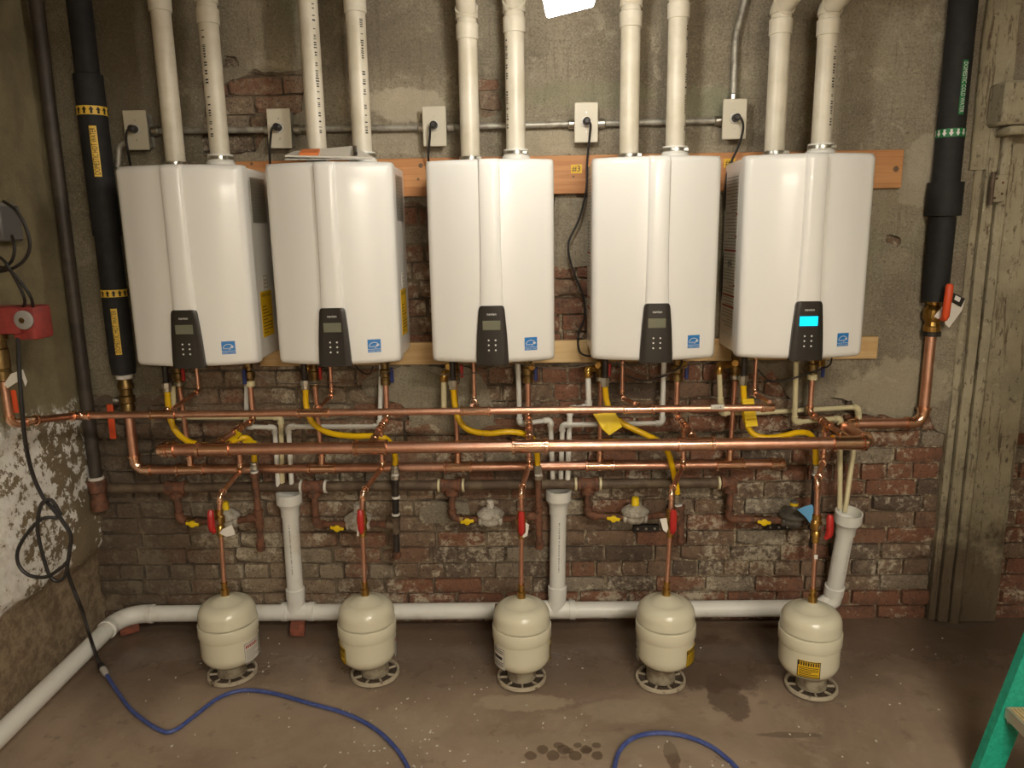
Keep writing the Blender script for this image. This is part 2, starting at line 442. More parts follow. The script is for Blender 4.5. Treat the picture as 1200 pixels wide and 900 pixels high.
# pipe lines: straight tubes and elbows are parts of their own
def arc(p, a, b, R, n=7):
    """fillet at p coming from direction a (unit, towards p) leaving along b (unit). returns points, trim"""
    ang = a.angle(b); tr = R*math.tan(ang/2)
    s = p-a*tr; e = p+b*tr
    c = s + (b - a*b.dot(a)).normalized()*R
    ax = a.cross(b).normalized(); out = []
    for k in range(n+1):
        out.append(c + Matrix.Rotation(ang*k/n, 3, ax) @ (s-c))
    return out, tr
def run(root, pts, r, mat, fmat, R=None, k=1.18, bead=1.4, sock=1.1, n=14, names=('pipe', 'elbow'), skip_first=0, skip_last=0):
    pts = [V(p) for p in pts]; R = R or r*1.7; sl = r*sock
    cuts = [(0, 0)]*len(pts)
    elbows = []
    for i in range(1, len(pts)-1):
        a = (pts[i]-pts[i-1]).normalized(); b = (pts[i+1]-pts[i]).normalized()
        if a.angle(b) < .02: cuts[i] = (0, 0); continue
        rr = R
        half = min((pts[i]-pts[i-1]).length, (pts[i+1]-pts[i]).length)*.46
        if R*math.tan(a.angle(b)/2) > half: rr = half/math.tan(a.angle(b)/2)
        pa, tr = arc(pts[i], a, b, rr)
        s = min(sl, max(.001, half-tr+half*.05))
        path = [pa[0]-a*s, pa[0]-a*s*.96, pa[0]-a*s*.5, pa[0]-a*s*.42] + pa + [pa[-1]+b*s*.42, pa[-1]+b*s*.5, pa[-1]+b*s*.96, pa[-1]+b*s]
        rad = [r*1.02, r*bead, r*bead, r*k] + [r*k]*len(pa) + [r*k, r*bead, r*bead, r*1.02]
        elbows.append(MB().tube(path, rad, n)); cuts[i] = (tr+s*.5, tr+s*.5)
    for e in elbows: e.build(names[1], fmat, root)
    for i in range(len(pts)-1):
        d = pts[i+1]-pts[i]; L = d.length; d.normalize()
        a = pts[i]+d*cuts[i][1]; b = pts[i+1]-d*cuts[i+1][0]
        if (b-a).dot(d) > .002: MB().tube([a, b], r, n).build(names[0], mat, root)
def sleeve(root, c, axis, L, r, mat, name='coupling', k=1.18, bead=1.4, n=14):
    h = L/2; b = min(.012, L*.2)
    MB().lathe([(r*1.0, -h), (r*bead, -h+.0015), (r*bead, -h+b), (r*k, -h+b+.002), (r*k, h-b-.002), (r*bead, h-b), (r*bead, h-.0015), (r*1.0, h)], c, axis, n).build(name, mat, root)
def tee(root, c, axis, L, r, bdir, bl, br, mat, name='tee'):
    h = L/2; b = .0095; k, bead = 1.18, 1.42; m = MB()
    m.lathe([(r, -h), (r*bead, -h+.0015), (r*bead, -h+b), (r*k, -h+b+.002), (r*k, h-b-.002), (r*bead, h-b), (r*bead, h-.0015), (r, h)], c, axis, 14)
    m.lathe([(br*k, 0), (br*k, bl-b-.002), (br*bead, bl-b), (br*bead, bl-.0015), (br, bl)], c, bdir, 14)
    m.build(name, mat, root)
def nut(root, c, axis, L, r, mat, name='nut', n=6):
    MB().lathe([(r*.85, 0), (r, L*.12), (r, L*.88), (r*.85, L)], c, axis, n).build(name, mat, root, smooth=False)

# ------------------------------------------------------------------ setting
XL, XR, YB, ZC = -1.86, 2.75, -5.2, 2.9
def grid(fn, nu, nv):
    m = MB(); m.v = [fn(i/nu, j/nv) for j in range(nv+1) for i in range(nu+1)]
    m.f = [(j*(nu+1)+i, j*(nu+1)+i+1, (j+1)*(nu+1)+i+1, (j+1)*(nu+1)+i) for j in range(nv) for i in range(nu)]
    return m
def nz(x, y, z, s): return noise.noise(V((x*s, y*s, z*s)))
def floor_h(x, y): return .004*nz(x, y, 0, 1.5)
struct('floor', grid(lambda u, v: V((XL-.1+(XR-XL+.2)*u, YB+(-YB+.12)*v, floor_h(XL-.1+(XR-XL+.2)*u, YB+(-YB+.12)*v)-.004)), 90, 100), FLOORM, 'stained brown concrete floor')
struct('ceiling', grid(lambda u, v: V((XL-.1+(XR-XL+.2)*u, YB+(-YB+.12)*v, ZC)), 4, 4), CEILM)
struct('wall_right', grid(lambda u, v: V((XR, YB+(-YB+.1)*u, ZC*v)), 4, 4), PLAINWALL)
struct('wall_front', grid(lambda u, v: V((XL-.1+(XR-XL+.2)*u, YB, ZC*v)), 4, 4), PLAINWALL)
def lw(u, v):
    y = .05-1.9*u if u < 1 else YB
    z = ZC*v
    e = .30 + .06*nz(y, z, 3, 4) + .03*nz(y, z, 9, 16)
    x = XL + .035*(1/(1+math.exp(-(z-e-.05)*90))) + .012*nz(0, y, z, 2.2) + .006*nz(5, y, z, 9) + .003*nz(5, y, z, 30)
    ledge = math.exp(-((z-.985-.03*nz(y, 0, 1, 3))/.03)**2)*.012
    return V((x+ledge, y, z))
nvl = 190; nul = 110
ml = grid(lw, nul, nvl)
ml.box((XL-.01, (-1.85+YB)/2, ZC/2), (.03, -YB-1.85, ZC))
struct('wall_left', ml, LEFTWALL, 'left wall with olive plaster above flaking whitewash')

# back wall: mortar bed, single bricks, plaster coat
wall = struct('wall_back', grid(lambda u, v: V((XL-.06+(XR-XL+.1)*u, .0115+.004*nz((XR-XL)*u, 0, ZC*v, 9)+.003*nz((XR-XL)*u, 4, ZC*v, 30), -.05+(ZC+.05)*v)), 240, 150), MORTAR, 'old brick back wall with worn plaster coat')
def inpoly(u, v, poly):
    c = False; n = len(poly)
    for i in range(n):
        (x0, y0), (x1, y1) = poly[i], poly[i-1]
        if (y0 > v) != (y1 > v) and u < (x1-x0)*(v-y0)/(y1-y0)+x0: c = not c
    return c
def pdist(u, v, poly):
    d = 1e9
    for i in range(len(poly)):
        a = V(poly[i]+(0,)); b = V(poly[i-1]+(0,)); p = V((u, v, 0)); ab = b-a
        t = max(0, min(1, (p-a).dot(ab)/ab.length_squared)); d = min(d, (p-a-ab*t).length)
    return d if inpoly(u, v, poly) else -d
def W(u, v):
    p = PY(u, v, 0); return (p.x, p.z)
PATCHES = [[W(*p) for p in q] for q in (
    [(424, 448), (458, 428), (520, 426), (566, 438), (577, 472), (582, 498), (535, 508), (502, 494), (482, 502), (472, 470), (430, 466)],
    [(648, 226), (694, 226), (694, 312), (648, 312)],
    [(492, 592), (548, 588), (552, 612), (520, 622), (494, 612)])]
HOLES = [[W(*p) for p in q] for q in (
    [(238, 98), (262, 100), (300, 82), (356, 86), (356, 132), (318, 150), (300, 178), (238, 182)],
    [(556, 94), (584, 94), (586, 128), (566, 136), (552, 118)],
    [(262, 66), (278, 64), (284, 78), (262, 80)],
    [(1038, 275), (1048, 272), (1057, 278), (1056, 287), (1046, 290), (1038, 284)])]
EDGE = [(-2.2, 1.02), (-1.5, 1.02), (-1.3, 1.75), (.4, 1.78), (.62, 1.6)] + [W(850, 445), W(905, 440), W(935, 474), W(985, 466), W(1010, 484), W(1055, 490), W(1080, 486), W(1095, 502)] + [(1.75, .82), (3, .8)]
def edge_z(x):
    for (x0, z0), (x1, z1) in zip(EDGE, EDGE[1:]):
        if x0 <= x <= x1: return z0+(z1-z0)*(x-x0)/(x1-x0)
    return .9
def mask(x, z):
    j = .035*nz(x, 7, z, 7) + .018*nz(x, 2, z, 22) + .008*nz(x, 2, z, 60)
    m = z-edge_z(x)+j
    for h in HOLES:
        if m > -.1: m = min(m, -pdist(x, z, h)+j*.7)
    for p in PATCHES: m = max(m, pdist(x, z, p)+j*.6)
    return m
CELL = .0125
nx_, nz_ = int((XR-XL+.05)/CELL), int((ZC-.45)/CELL)
pm = {}; pv = MB()
mk = [[mask(XL-.03+i*CELL, .45+j*CELL) for i in range(nx_+1)] for j in range(nz_+1)]
def pvert(i, j):
    if (i, j) not in pm:
        x = XL-.03+i*CELL; z = .45+j*CELL; m = mk[j][i]
        if 0 < i < nx_ and 0 < j < nz_ and m < CELL:
            gx = (mk[j][i+1]-mk[j][i-1])/(2*CELL); gz = (mk[j+1][i]-mk[j-1][i])/(2*CELL); g = gx*gx+gz*gz
            if g > .05:
                t = max(-.009, min(.009, m/g)); x -= gx*t; z -= gz*t
        th = .012 + .010*max(0, min(1, m/.12))
        y = -th + .005*nz(x, 1, z, 3) + .0028*nz(x, 1, z, 14) + .0012*nz(x*.3, 1, z, 60)
        pm[(i, j)] = len(pv.v); pv.v.append(V((x, y, z)))
    return pm[(i, j)]
for j in range(nz_):
    for i in range(nx_):
        if (mk[j][i]+mk[j+1][i]+mk[j][i+1]+mk[j+1][i+1]) > 0:
            pv.f.append((pvert(i, j), pvert(i+1, j), pvert(i+1, j+1), pvert(i, j+1)))
ec = {}
for f in pv.f:
    for a, b in zip(f, f[1:]+f[:1]): ec[(a, b)] = 1
back = {}
for (a, b) in list(ec):
    if (b, a) not in ec:
        for q in (a, b):
            if q not in back: back[q] = len(pv.v); p = pv.v[q]; pv.v.append(V((p.x, .016, p.z)))
        pv.f.append((b, a, back[a], back[b]))
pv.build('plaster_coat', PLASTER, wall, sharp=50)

def brick_mesh(L, H, seed):
    """front face towards -Y, rough edges"""
    r = random.Random(seed); m = MB(); nu = 4
    xs = [-L/2+L*k/nu for k in range(nu+1)]
    fr = []; c = .006
    for z in (-H/2, H/2):
        for x in xs:
            e = 1 if abs(x) > L*.49 else 0
            fr.append(V((x*(1-.012*r.random()*3*e)+(c if x < 0 else -c)*e*.6, -.001+r.uniform(-.002, .004), z*(1-.2*r.random()*r.random()*(1+e)))))
    for k in range(nu+1): m.v.append(fr[k])
    for k in range(nu+1): m.v.append(V((xs[k]*.97, -.006+r.uniform(-.004, .004), r.uniform(-.2, .2)*H)))
    for k in range(nu+1): m.v.append(fr[nu+1+k])
    for k in range(nu+1): m.v.append(V((xs[k], .03, H/2)))
    for k in range(nu+1): m.v.append(V((xs[k], .03, -H/2)))
    n = nu+1
    for rr in range(3):
        for k in range(nu): m.f.append((rr*n+k, rr*n+k+1, (rr+1)*n+k+1, (rr+1)*n+k))
    for k in range(nu): m.f.append((4*n+k, 4*n+k+1, k+1, k))
    m.f.append((0, n, 2*n, 3*n, 4*n)); m.f.append((nu, 4*n+nu, 3*n+nu, 2*n+nu, n+nu))
    return m
PITCHZ = .0705
protoS = [brick_mesh(.204, .0645, 100+k) for k in range(8)]
protoH = [brick_mesh(.102, .0645, 200+k) for k in range(5)]
bm_cache = {}
def brick_data(kind, k):
    if (kind, k) not in bm_cache:
        o = (protoS if kind == 's' else protoH)[k].build('brick', BRICK, None, smooth=True, sharp=60)
        # origin back at the brick centre
        me = o.data
        dz = o.location.copy()
        for v in me.vertices: v.co += dz
        COL.objects.unlink(o); bpy.data.objects.remove(o); bm_cache[(kind, k)] = me
    return bm_cache[(kind, k)]
slots = []
rb = random.Random(3)
for row in range(34):
    z = .02+row*PITCHZ
    header = row % 6 == 3
    bl = .108 if header else .2105
    x = XL-.02 + (-.10 if row % 2 else 0) + rb.uniform(-.02, .02)
    while x < 2.5:
        kind = 'h' if header else 's'
        step = bl
        if not header and rb.random() < .12: kind = 'h'; step = .108
        cx = x+step/2; x += step
        # keep it where brick shows: not well under plaster, not behind the door post, inside the view
        corners = [mask(cx+dx, z+dz) for dx in (-step/2, 0, step/2) for dz in (-.03, .03)]
        if min(corners) > .03 or cx < XL-.03 or (1.78 < cx-step/2 and cx+step/2 < 1.93): continue
        dip = rb.uniform(-.006, .005)
        zz = z+.006*nz(cx, 0, z, 1.3)
        slots.append((cx, dip, zz, kind, rb.randrange(8 if kind == 's' else 5), rb.uniform(-.012, .012)))
HIDX = (-1.1939, -.6735, -.1189, .4524, .9724)
def hidden(s):
    cx, d, z, *_ = s
    if cx > 2.06: return 3
    if 1.16 < z < 1.86 and any(abs(cx-hx__*1.03) < .21 for hx__ in HIDX): return 3
    if 1.16 < z < 1.86 and cx < -1.3: return 3
    if cx > 1.95 and z > .9: return 3
    if .86 < z < .93 or z < .1: return 1
    return 0
print('BRICKS', len(slots), sum(1 for q in slots if hidden(q) == 0), sum(1 for q in slots if hidden(q) < 3))
slots.sort(key=lambda s: (hidden(s), s[3] == 'h'))
for cx, d, z, kind, k, rz in slots[:300]:
    o = bpy.data.objects.new('brick', brick_data(kind, k)); COL.objects.link(o); o.parent = wall
    o.location = V((cx, d, z))-wall.location; o.rotation_euler = (rz*.6, rz, rz*.4)
rest = MB()
for cx, d, z, kind, k, rz in slots[300:]:
    p = (protoS if kind == 's' else protoH)[k]
    rest.add([v+V((cx, d, z)) for v in p.v], p.f)
if rest.v:
    o = rest.build('brickwork', BRICK, wall, sharp=60); o['kind'] = 'stuff'

# door post, lintel and hinge on the right
post = thing('door_1', 'worn green-grey wooden door casing against the brick', None, (1.83, -.03, 0)); post['kind'] = 'structure'
def strip(x0, x1, y0, y1, z0, z1, bev=.004, wob=.004, seed=0, lean=.0):
    m = MB(); nzs = 26
    rings = []
    for j in range(nzs+1):
        z = z0+(z1-z0)*j/nzs; w = wob*nz(seed, 0, z, 3)+wob*.5*nz(seed, 0, z, 13); w2 = wob*nz(seed+9, 0, z, 7); dx = lean*z
        b = bev
        pts = [(x0+w, y1), (x0+w, y0+b), (x0+w+b, y0), (x1+w2-b, y0), (x1+w2, y0+b), (x1+w2, y1)]
        rings.append([V((px+dx, py, z)) for px, py in pts])
    m.ring_sweep(rings); return m
LEAN = .0
for i, (x0, x1, y0, nm) in enumerate(((1.700, 1.728, -.030, 'edge_strip'), (1.733, 1.772, -.045, 'casing_board'), (1.777, 1.815, -.064, 'bead_moulding'), (1.818, 1.975, -.040, 'post_board'))):
    strip(x0, x1, y0, .01, 0, 2.06 if i == 3 else (1.9+.1*i if i < 2 else 2.06), .012 if i == 2 else .004, .004, i*5+1).build(nm, OLDPAINT, post)
strip(1.675, 1.80, -.038, .01, 1.85, ZC, .004, .006, 77).build('upper_board', OLDPAINT, post)
m = MB(); zs = [(1.80, 2.045), (2.6, 2.05)]
m.box((2.105, -.075, 2.075), (.78, .13, .15), .012)
m.build('lintel', OLDPAINT, post)
MB().box((2.125, -.09, 1.98), (.76, .11, .03), .008).build('lintel_moulding', OLDPAINT, post)
hg = MB().box((1.768, -.071, 1.78), (.05, .008, .10), .002).build('hinge', OLDPAINT, post, 'rusty painted hinge')
MB().tube([(1.742, -.074, 1.72), (1.742, -.074, 1.84)], .008, 8).build('hinge_pin', DIRON, hg)
for sx, sz in ((1.755, 1.745), (1.78, 1.76), (1.755, 1.815), (1.78, 1.80)):
    MB().lathe([(.0, -.001), (.005, -.001), (.004, .003), (0, .003)], (sx, -.075, sz), (0, -1, 0), 8).build('screw', IRON, hg)

# ------------------------------------------------------------------ lamps
LY = -1.0
c0 = PY(641, 19, LY); c1 = PY(697, 5, LY)
ex = (c1-c0).normalized(); ez = V((0, 1, 0)).cross(ex)*-1
if ez.z < 0: ez = -ez
LW = (c1-c0).length
R3 = Matrix((ex, V((0, 1, 0)), ez)).transposed()
lamp = thing('hanging_light', 'lit white hanging light fixture at top of the photo above the heaters', 'light', (c0.x, LY, c0.z))
cc = c0 + ex*LW/2 + ez*.11
MB().box((cc.x, cc.y, cc.z), (LW, .05, .22), .006, R3, 2).build('diffuser', DIFF, lamp)
cp_ = c0 + ex*LW/2 + ez*.235
MB().box(cp_, (LW*.9, .055, .034), .006, R3).build('housing', LAMPW, lamp)
MB().tube(catmull([cp_, cp_+V((.005, 0, .08)), (cp_.x+.0, LY, ZC-.1), (cp_.x, LY, ZC)], 5), .006, 8).build('hanging_cord', BLACKC, lamp)
for lx, ly, lz, lab in ((.75, -4.7, 2.12, 'added low hanging fill strip light near the front wall behind the camera'), (.9, -3.6, ZC, 'added fill strip light on the ceiling just behind the camera')):
    t = thing('fill_light', lab, 'light', (lx, ly, lz-.09))  # unseen fixtures added to give frontal fill on heaters and lower wall
    if lz < ZC:
        for q_ in (-.4, .4): MB().tube([(lx+q_, ly, lz), (lx+q_, ly, ZC)], .004, 6).build('hanger', STEEL, t)
    MB().box((lx, ly, lz-.07), (1.1, .2, .05), .015, None, 2).build('diffuser', DIFF2, t)
    MB().box((lx, ly, lz-.025), (1.16, .24, .045), .004).build('housing', LAMPW, t)

# ------------------------------------------------------------------ boards, boxes and conduit
def board(name, u0, u1, v0, v1, vm, mat, label, uref):
    a = PY(u0, vm, -.03); b = PY(u1, vm, -.03); zt = PY(uref, v0, -.042).z; zb = PY(uref, v1, -.042).z
    t = thing(name, label, 'board', ((a.x+b.x)/2, -.03, zb))
    MB().box(((a.x+b.x)/2, -.031, (zt+zb)/2), (b.x-a.x, .022, zt-zb), .002).build('plank', mat, t)
    return t, zt, zb
ub, uzt, uzb = board('mounting_board', 262, 1056, 182, 227, 200, PLY, 'long orange-brown board behind the tops of the heaters', 668)
lb, lzt, lzb = board('mounting_board', 304, 1027, 399, 425, 410, PINE, 'long pale pine board behind the bottoms of the heaters', 668)
kn = MB()
for u, v, r in ((493, 194, .009), (490, 210, .005), (1050, 198, .011), (672, 207, .004), (295, 192, .006)):
    p = PY(u, v, -.043); kn.lathe([(r, 0), (r, .0012)], p+V((0, .0004, 0)), (0, -1, 0), 10)
kn.build('knot', BLOCK, ub)
for u, v, s in ((675.5, 198, '#3'), (855, 191, '#4')):
    p = PY(u, v, -.0425)
    st = MB().box(p, (.042, .001, .032)).build('number_sticker', YELLOW, ub, 'yellow sticker reading '+s)
    MB().text(s, .03, lambda x, y: p+V((x, -.0009, y))).build('number', BLACKINK, st, smooth=False)

JB = [(159, 152.5), (327, 150.5), (509, 148), (687, 143.5), (861, 139.5)]
JN = ['leftmost grey outlet box, near the black hot-water insulation', 'second grey outlet box from left, above the gap of first two heaters', 'middle grey outlet box, above the left corner of the third heater', 'grey outlet box above the gap between third and fourth heaters, long cord', 'rightmost grey outlet box, under the vertical conduit']
jp = []
jroot = None
for i, (u, v) in enumerate(JB):
    p = PY(u, v, -.078); jp.append(p)
    if jroot is None:
        jroot = thing('outlet_box', JN[0], 'outlet box', (p.x, -.02, p.z-.07), 'outlet boxes on the conduit')
        MB().box((p.x+.004, -.045, p.z), (.074, .052, .124), .004).build('box_body', GALV, jroot)
        cp = MB().box((p.x, -.0745, p.z), (.088, .007, .142), .0025).build('cover_plate', PLATE, jroot)
        for dz in (-.035, .035): MB().lathe([(.003, 0), (.002, .002)], (p.x, -.078, p.z+dz), (0, -1, 0), 8).build('screw', STEEL, cp)
        MB().lathe([(.019, 0), (.018, .004), (.012, .004)], (p.x, -.078, p.z+.002), (0, -1, 0), 18).build('socket_face', CASE, jroot)
        base0 = p
    else:
        dup(jroot, jroot.location+(p-base0), 0, JN[i])
def conduit(name, label, pts, r=.0115, conn=True):
    t = thing(name, label, 'conduit', pts[0])
    run(t, pts, r, GALV, GALV, R=.05, k=1.0, bead=1.0)
    if conn:
        d = (V(pts[1])-V(pts[0])).normalized()
        for q, s in ((V(pts[0])+d*.0, 1), (V(pts[-1])-(V(pts[-1])-V(pts[-2])).normalized()*.0, -1)):
            dd = d if s == 1 else -(V(pts[-1])-V(pts[-2])).normalized()
            MB().lathe([(r*1.25, 0), (r*1.55, .002), (r*1.55, .026), (r*1.2, .03)], q, dd, 12).build('connector', STEEL, t)
    return t
cl = ['conduit between first and second outlet boxes from left', 'conduit between second and third outlet boxes from left', 'conduit between the middle box and the long-cord box', 'conduit between the long-cord box and the rightmost box']
for i in range(4):
    a, b = jp[i], jp[i+1]
    conduit('metal_conduit', 'horizontal grey '+cl[i], [(a.x+.043, -.045, a.z), (b.x-.036, -.045, b.z)])
p5 = jp[4]; q = PY(862, 42, -.045); q2 = PY(868, -6, -.045)
conduit('metal_conduit', 'vertical grey conduit rising from the rightmost outlet box', [(p5.x, -.045, p5.z+.064), (p5.x, -.045, q.z), (q2.x+.02, -.045, q2.z), (q2.x+.02, -.045, ZC)])
p1 = jp[0]
conduit('metal_conduit', 'short bent conduit stub under the leftmost outlet box', [(p1.x-.033, -.045, p1.z-.04), (p1.x-.085, -.045, p1.z-.045), (p1.x-.10, -.045, p1.z-.13)], conn=False)

# ------------------------------------------------------------------ water heaters
HX = [-1.1939, -.6735, -.1189, .4524, .9724]
ZT, ZB = 1.8927, 1.1967
HH = ZT-ZB
HN = ['leftmost white wall-hung water heater, beside the black hot-water insulation',
      'second white water heater from left, with a folded booklet lying on top',
      'middle white wall-hung water heater, third of the row',
      'fourth white water heater from left, right of the long hanging cord',
      'rightmost white water heater, its control display lit bright cyan']
def heater_cover():
    m = MB(); rings = []
    def sw(t): return .032 if t > .6 else .032+.012*((.6-t)/.6)**1.5     # half width of the raised middle strip
    levels = []
    rr = .022
    for k in range(6):
        a = PI/2*k/5; levels.append((rr*(1-math.sin(a)), rr*(1-math.cos(a))))
    zs = [(rr*(1-math.cos(PI/2*k/5)), rr*(1-math.sin(PI/2*k/5))) for k in range(6)]   # (z, inset)
    rows = [(z, i) for z, i in zs] + [(HH*t, 0) for t in (.1, .2, .3, .4, .5, .6, .7, .8, .9)] + [(HH-z, i) for z, i in reversed(zs)]
    for z, ins in rows:
        s = sw(z/HH); hx = .22-ins*.35
        half = [(hx, -.27), (hx, -.315)]
        R = .032
        for k in range(1, 6):
            a = PI/2*.93*k/5; half.append((hx-R*(1-math.cos(a)), -.315-R*math.sin(a)+ins))
        yb = lambda x: -.3475-.040*(1-(x/.19)**2)+ins
        for x in (.17, .14, .11, .08, .058): half.append((x, yb(x)))
        half += [(s+.005, yb(s+.005)), (s+.001, yb(s)-.009), (s-.004, yb(s)-.0125), (s*.4, yb(0)-.0135)]
        rings.append([V((x, y, z)) for x, y in half] + [V((-x, y, z)) for x, y in reversed(half)])
    m.ring_sweep(rings); return m
def side_lines(m, y0, y1, z0, z1, x, rows, seed, gap=.1):
    r = random.Random(seed); sg = 1 if x > 0 else -1
    for k in range(rows):
        z = z1-(z1-z0)*(k+.5)/rows; h = (z1-z0)/rows*.13
        a = y0+.003; b = y1-.003
        if r.random() < .3: a, b = (a, b-(b-a)*r.uniform(.2, .6))
        m.add([(x, a, z-h), (x, b, z-h), (x, b, z+h), (x, a, z+h)], [(0, 1, 2, 3) if sg < 0 else (3, 2, 1, 0)])
    return m
h0 = thing('water_heater', HN[0], 'water heater', (0, 0, 0), 'white water heaters in a row')
heater_cover().build('front_cover', ENAMEL, h0, sharp=30)
MB().box((0, -.158, HH/2), (.426, .232, HH-.012), .006).build('back_case', ENAMEL, h0)
pan = MB()
pz0, pz1 = -.001, .205
def pany(x): return -.3475-.040*(1-(x/.19)**2)
prs = []
for z, w in ((pz0, .056), (.03, .056), (.08, .0535), (.12, .051), (.16, .0475), (.19, .045), (.199, .0425), (.2035, .039), (pz1, .033)):
    xs_p = [w*q/5 for q in range(-5, 6)]
    rr_ = [V((x, pany(x)-.0165+(.003 if abs(x) > w*.99 else 0), z)) for x in xs_p] + [V((x, pany(x)+.02, z)) for x in reversed(xs_p)]
    prs.append(rr_)
pan.ring_sweep(prs)
cpn = pan.build('control_panel', PANELBLK, h0, sharp=20)
yf = pany(0)-.0172
yl = lambda x: pany(x)-.0171
scr = MB().box((-.001, yf+.0005, .137), (.062, .003, .033), .001).build('display', LCD, cpn)
MB().text('navien', .013, lambda x, y: V((x, yl(x)-.0004, .176+y))).build('panel_lettering', WHITEINK, cpn, smooth=False)
bt = MB()
for dx in (-.012, .012):
    for dz in (.085, .068, .05):
        bt.lathe([(.0032, 0), (.0032, .0008)], (dx, yf+.0006, dz), (0, -1, 0), 8)
bt.build('button_marks', WHITEINK, cpn)
es = (.135, .066)
ys = pany(es[0])-.0012
sty = lambda x, z, d=0: V((es[0]+x, pany(es[0]+x)-.001-d, es[1]+z))
stk = MB().prism([(-.022, -.023), (.022, -.023), (.022, .023), (-.022, .023)], lambda a, b, d: sty(a, b, d), 0, .0006).build('efficiency_sticker', BLUE, h0)
em = MB()
N = 12
for k in range(N):
    a0 = PI*(.08+.84*k/N); a1 = PI*(.08+.84*(k+1)/N)
    q = [(math.cos(a)*rr_, -.004+math.sin(a)*rr_*.95) for a, rr_ in ((a0, .0185), (a1, .0185), (a1, .0165), (a0, .0165))]
    em.add([sty(a, b, .0011) for a, b in q], [(0, 1, 2, 3)])
star = [((.011+math.cos(PI/2+PI*k/5)*(.006 if k % 2 == 0 else .0025)), .002+math.sin(PI/2+PI*k/5)*(.006 if k % 2 == 0 else .0025)) for k in range(10)]
em.add([sty(a, b, .0012) for a, b in star], [tuple(range(10))])
em.text('energy', .0105, lambda x, y: sty(x*.95-.004, y-.002, .0012))
em.text('ENERGY STAR', .0062, lambda x, y: sty(x, y-.0185, .0012))
em.add([sty(a, b, .0010) for a, b in ((-.022, -.0125), (.022, -.0125), (.022, -.0112), (-.022, -.0112))], [(0, 1, 2, 3)])
em.build('sticker_emblem', WHITEINK, stk, smooth=False)
# right side: foil nameplate, small square mark, yellow energy label
xs_ = .2136
nm = MB().box((xs_, -.16, .58), (.001, .15, .16)).build('nameplate', LABELG, h0)
side_lines(MB(), -.23, -.09, .505, .655, xs_+.0009, 13, 4).build('nameplate_print', GREYINK, nm, smooth=False)
yl_ = MB().box((xs_, -.165, .165), (.001, .12, .17)).build('energy_label', YELLOW, h0)
lm = side_lines(MB(), -.215, -.115, .09, .20, xs_+.0009, 9, 8)
lm.text('ENERGYGUIDE', .0155, lambda x, y: V((xs_+.001, -.165+x, .235+y)))
lm.build('label_print', BLACKINK, yl_, smooth=False)
sq = MB().box((xs_, -.16, .285), (.001, .05, .05)).build('certification_mark', LABELW, h0)
sm_ = MB()
for (a, b, c, d) in ((-.022, .022, .020, .023), (-.022, .022, -.023, -.020), (-.023, -.020, -.022, .022), (.020, .023, -.022, .022), (-.012, .012, .003, .008), (-.012, .012, -.009, -.004)):
    sm_.add([(xs_+.0009, -.16+a, .285+c), (xs_+.0009, -.16+b, .285+c), (xs_+.0009, -.16+b, .285+d), (xs_+.0009, -.16+a, .285+d)], [(0, 1, 2, 3)])
sm_.build('mark_print', GREYINK, sq, smooth=False)
# left side: tall warning label
wl = MB().box((-xs_, -.155, .36), (.001, .17, .58)).build('warning_label', LABELW, h0)
side_lines(MB(), -.235, -.075, .09, .64, -xs_-.0009, 48, 11).build('warning_print', GREYINK, wl, smooth=False)
rb_ = MB()
for z in (.50, .42, .37, .245, .205, .165):
    rb_.add([(-xs_-.0012, -.238, z), (-xs_-.0012, -.075 if z in (.37, .205, .165) else -.215, z), (-xs_-.0012, -.075 if z in (.37, .205, .165) else -.215, z+.006), (-xs_-.0012, -.238, z+.006)], [(0, 1, 2, 3)])
rb_.build('red_print_bars', REDINK, wl, smooth=False)
# top collars and bottom details
VX = (-.075, .09); VY = -.17
for i, x in enumerate(VX):
    if i == 0:
        c = MB().lathe([(.043, -.006), (.043, .008), (.0385, .010), (.0385, .026), (.0365, .026), (.0365, .0)], (x, VY, HH), (0, 0, 1), 22).build('vent_collar', PVCC, h0); hc = .0125
    else:
        c = MB().lathe([(.050, -.006), (.050, .022), (.047, .025), (.045, .027), (.045, .048), (.0365, .048), (.0365, .0)], (x, VY, HH), (0, 0, 1), 22).build('vent_collar', PVCW, h0); hc = .029
    rk = .0388 if i == 0 else .0453
    MB().lathe([(rk, hc), (rk+.0015, hc+.001), (rk+.0015, hc+.012), (rk, hc+.013)], (x, VY, HH), (0, 0, 1), 22, False).build('hose_clamp', STEEL, c)
    MB().box((x+.032, VY-.036, HH+hc+.006), (.018, .012, .012), .002).build('clamp_screw', STEEL, c)
for x in (-.12, .1): MB().lathe([(.012, 0), (.012, .008), (.006, .011)], (x, -.28, .006), (0, 0, -1), 8).build('base_screw', STEEL, h0)
hroots = []
for i, x in enumerate(HX):
    if i == 0: h0.location = V((x, 0, ZB)); hroots.append(h0)
    else: hroots.append(dup(h0, V((x, 0, ZB)), 0, HN[i]))
for ch in hroots[4].children:
    if ch.name.startswith('control_panel'):
        for g in ch.children:
            if g.name.startswith('display'):
                g.data = g.data.copy(); g.data.materials[0] = LCDON; g['label'] = 'lit cyan display'
hw = MB(); hp = V((HX[4]-xs_-.0014, -.16, ZB+.325))
hw.text('#4', .05, lambda x, y: hp+V((0, -x, y)))
hw.build('handwriting', BLACKINK, hroots[4], smooth=False)

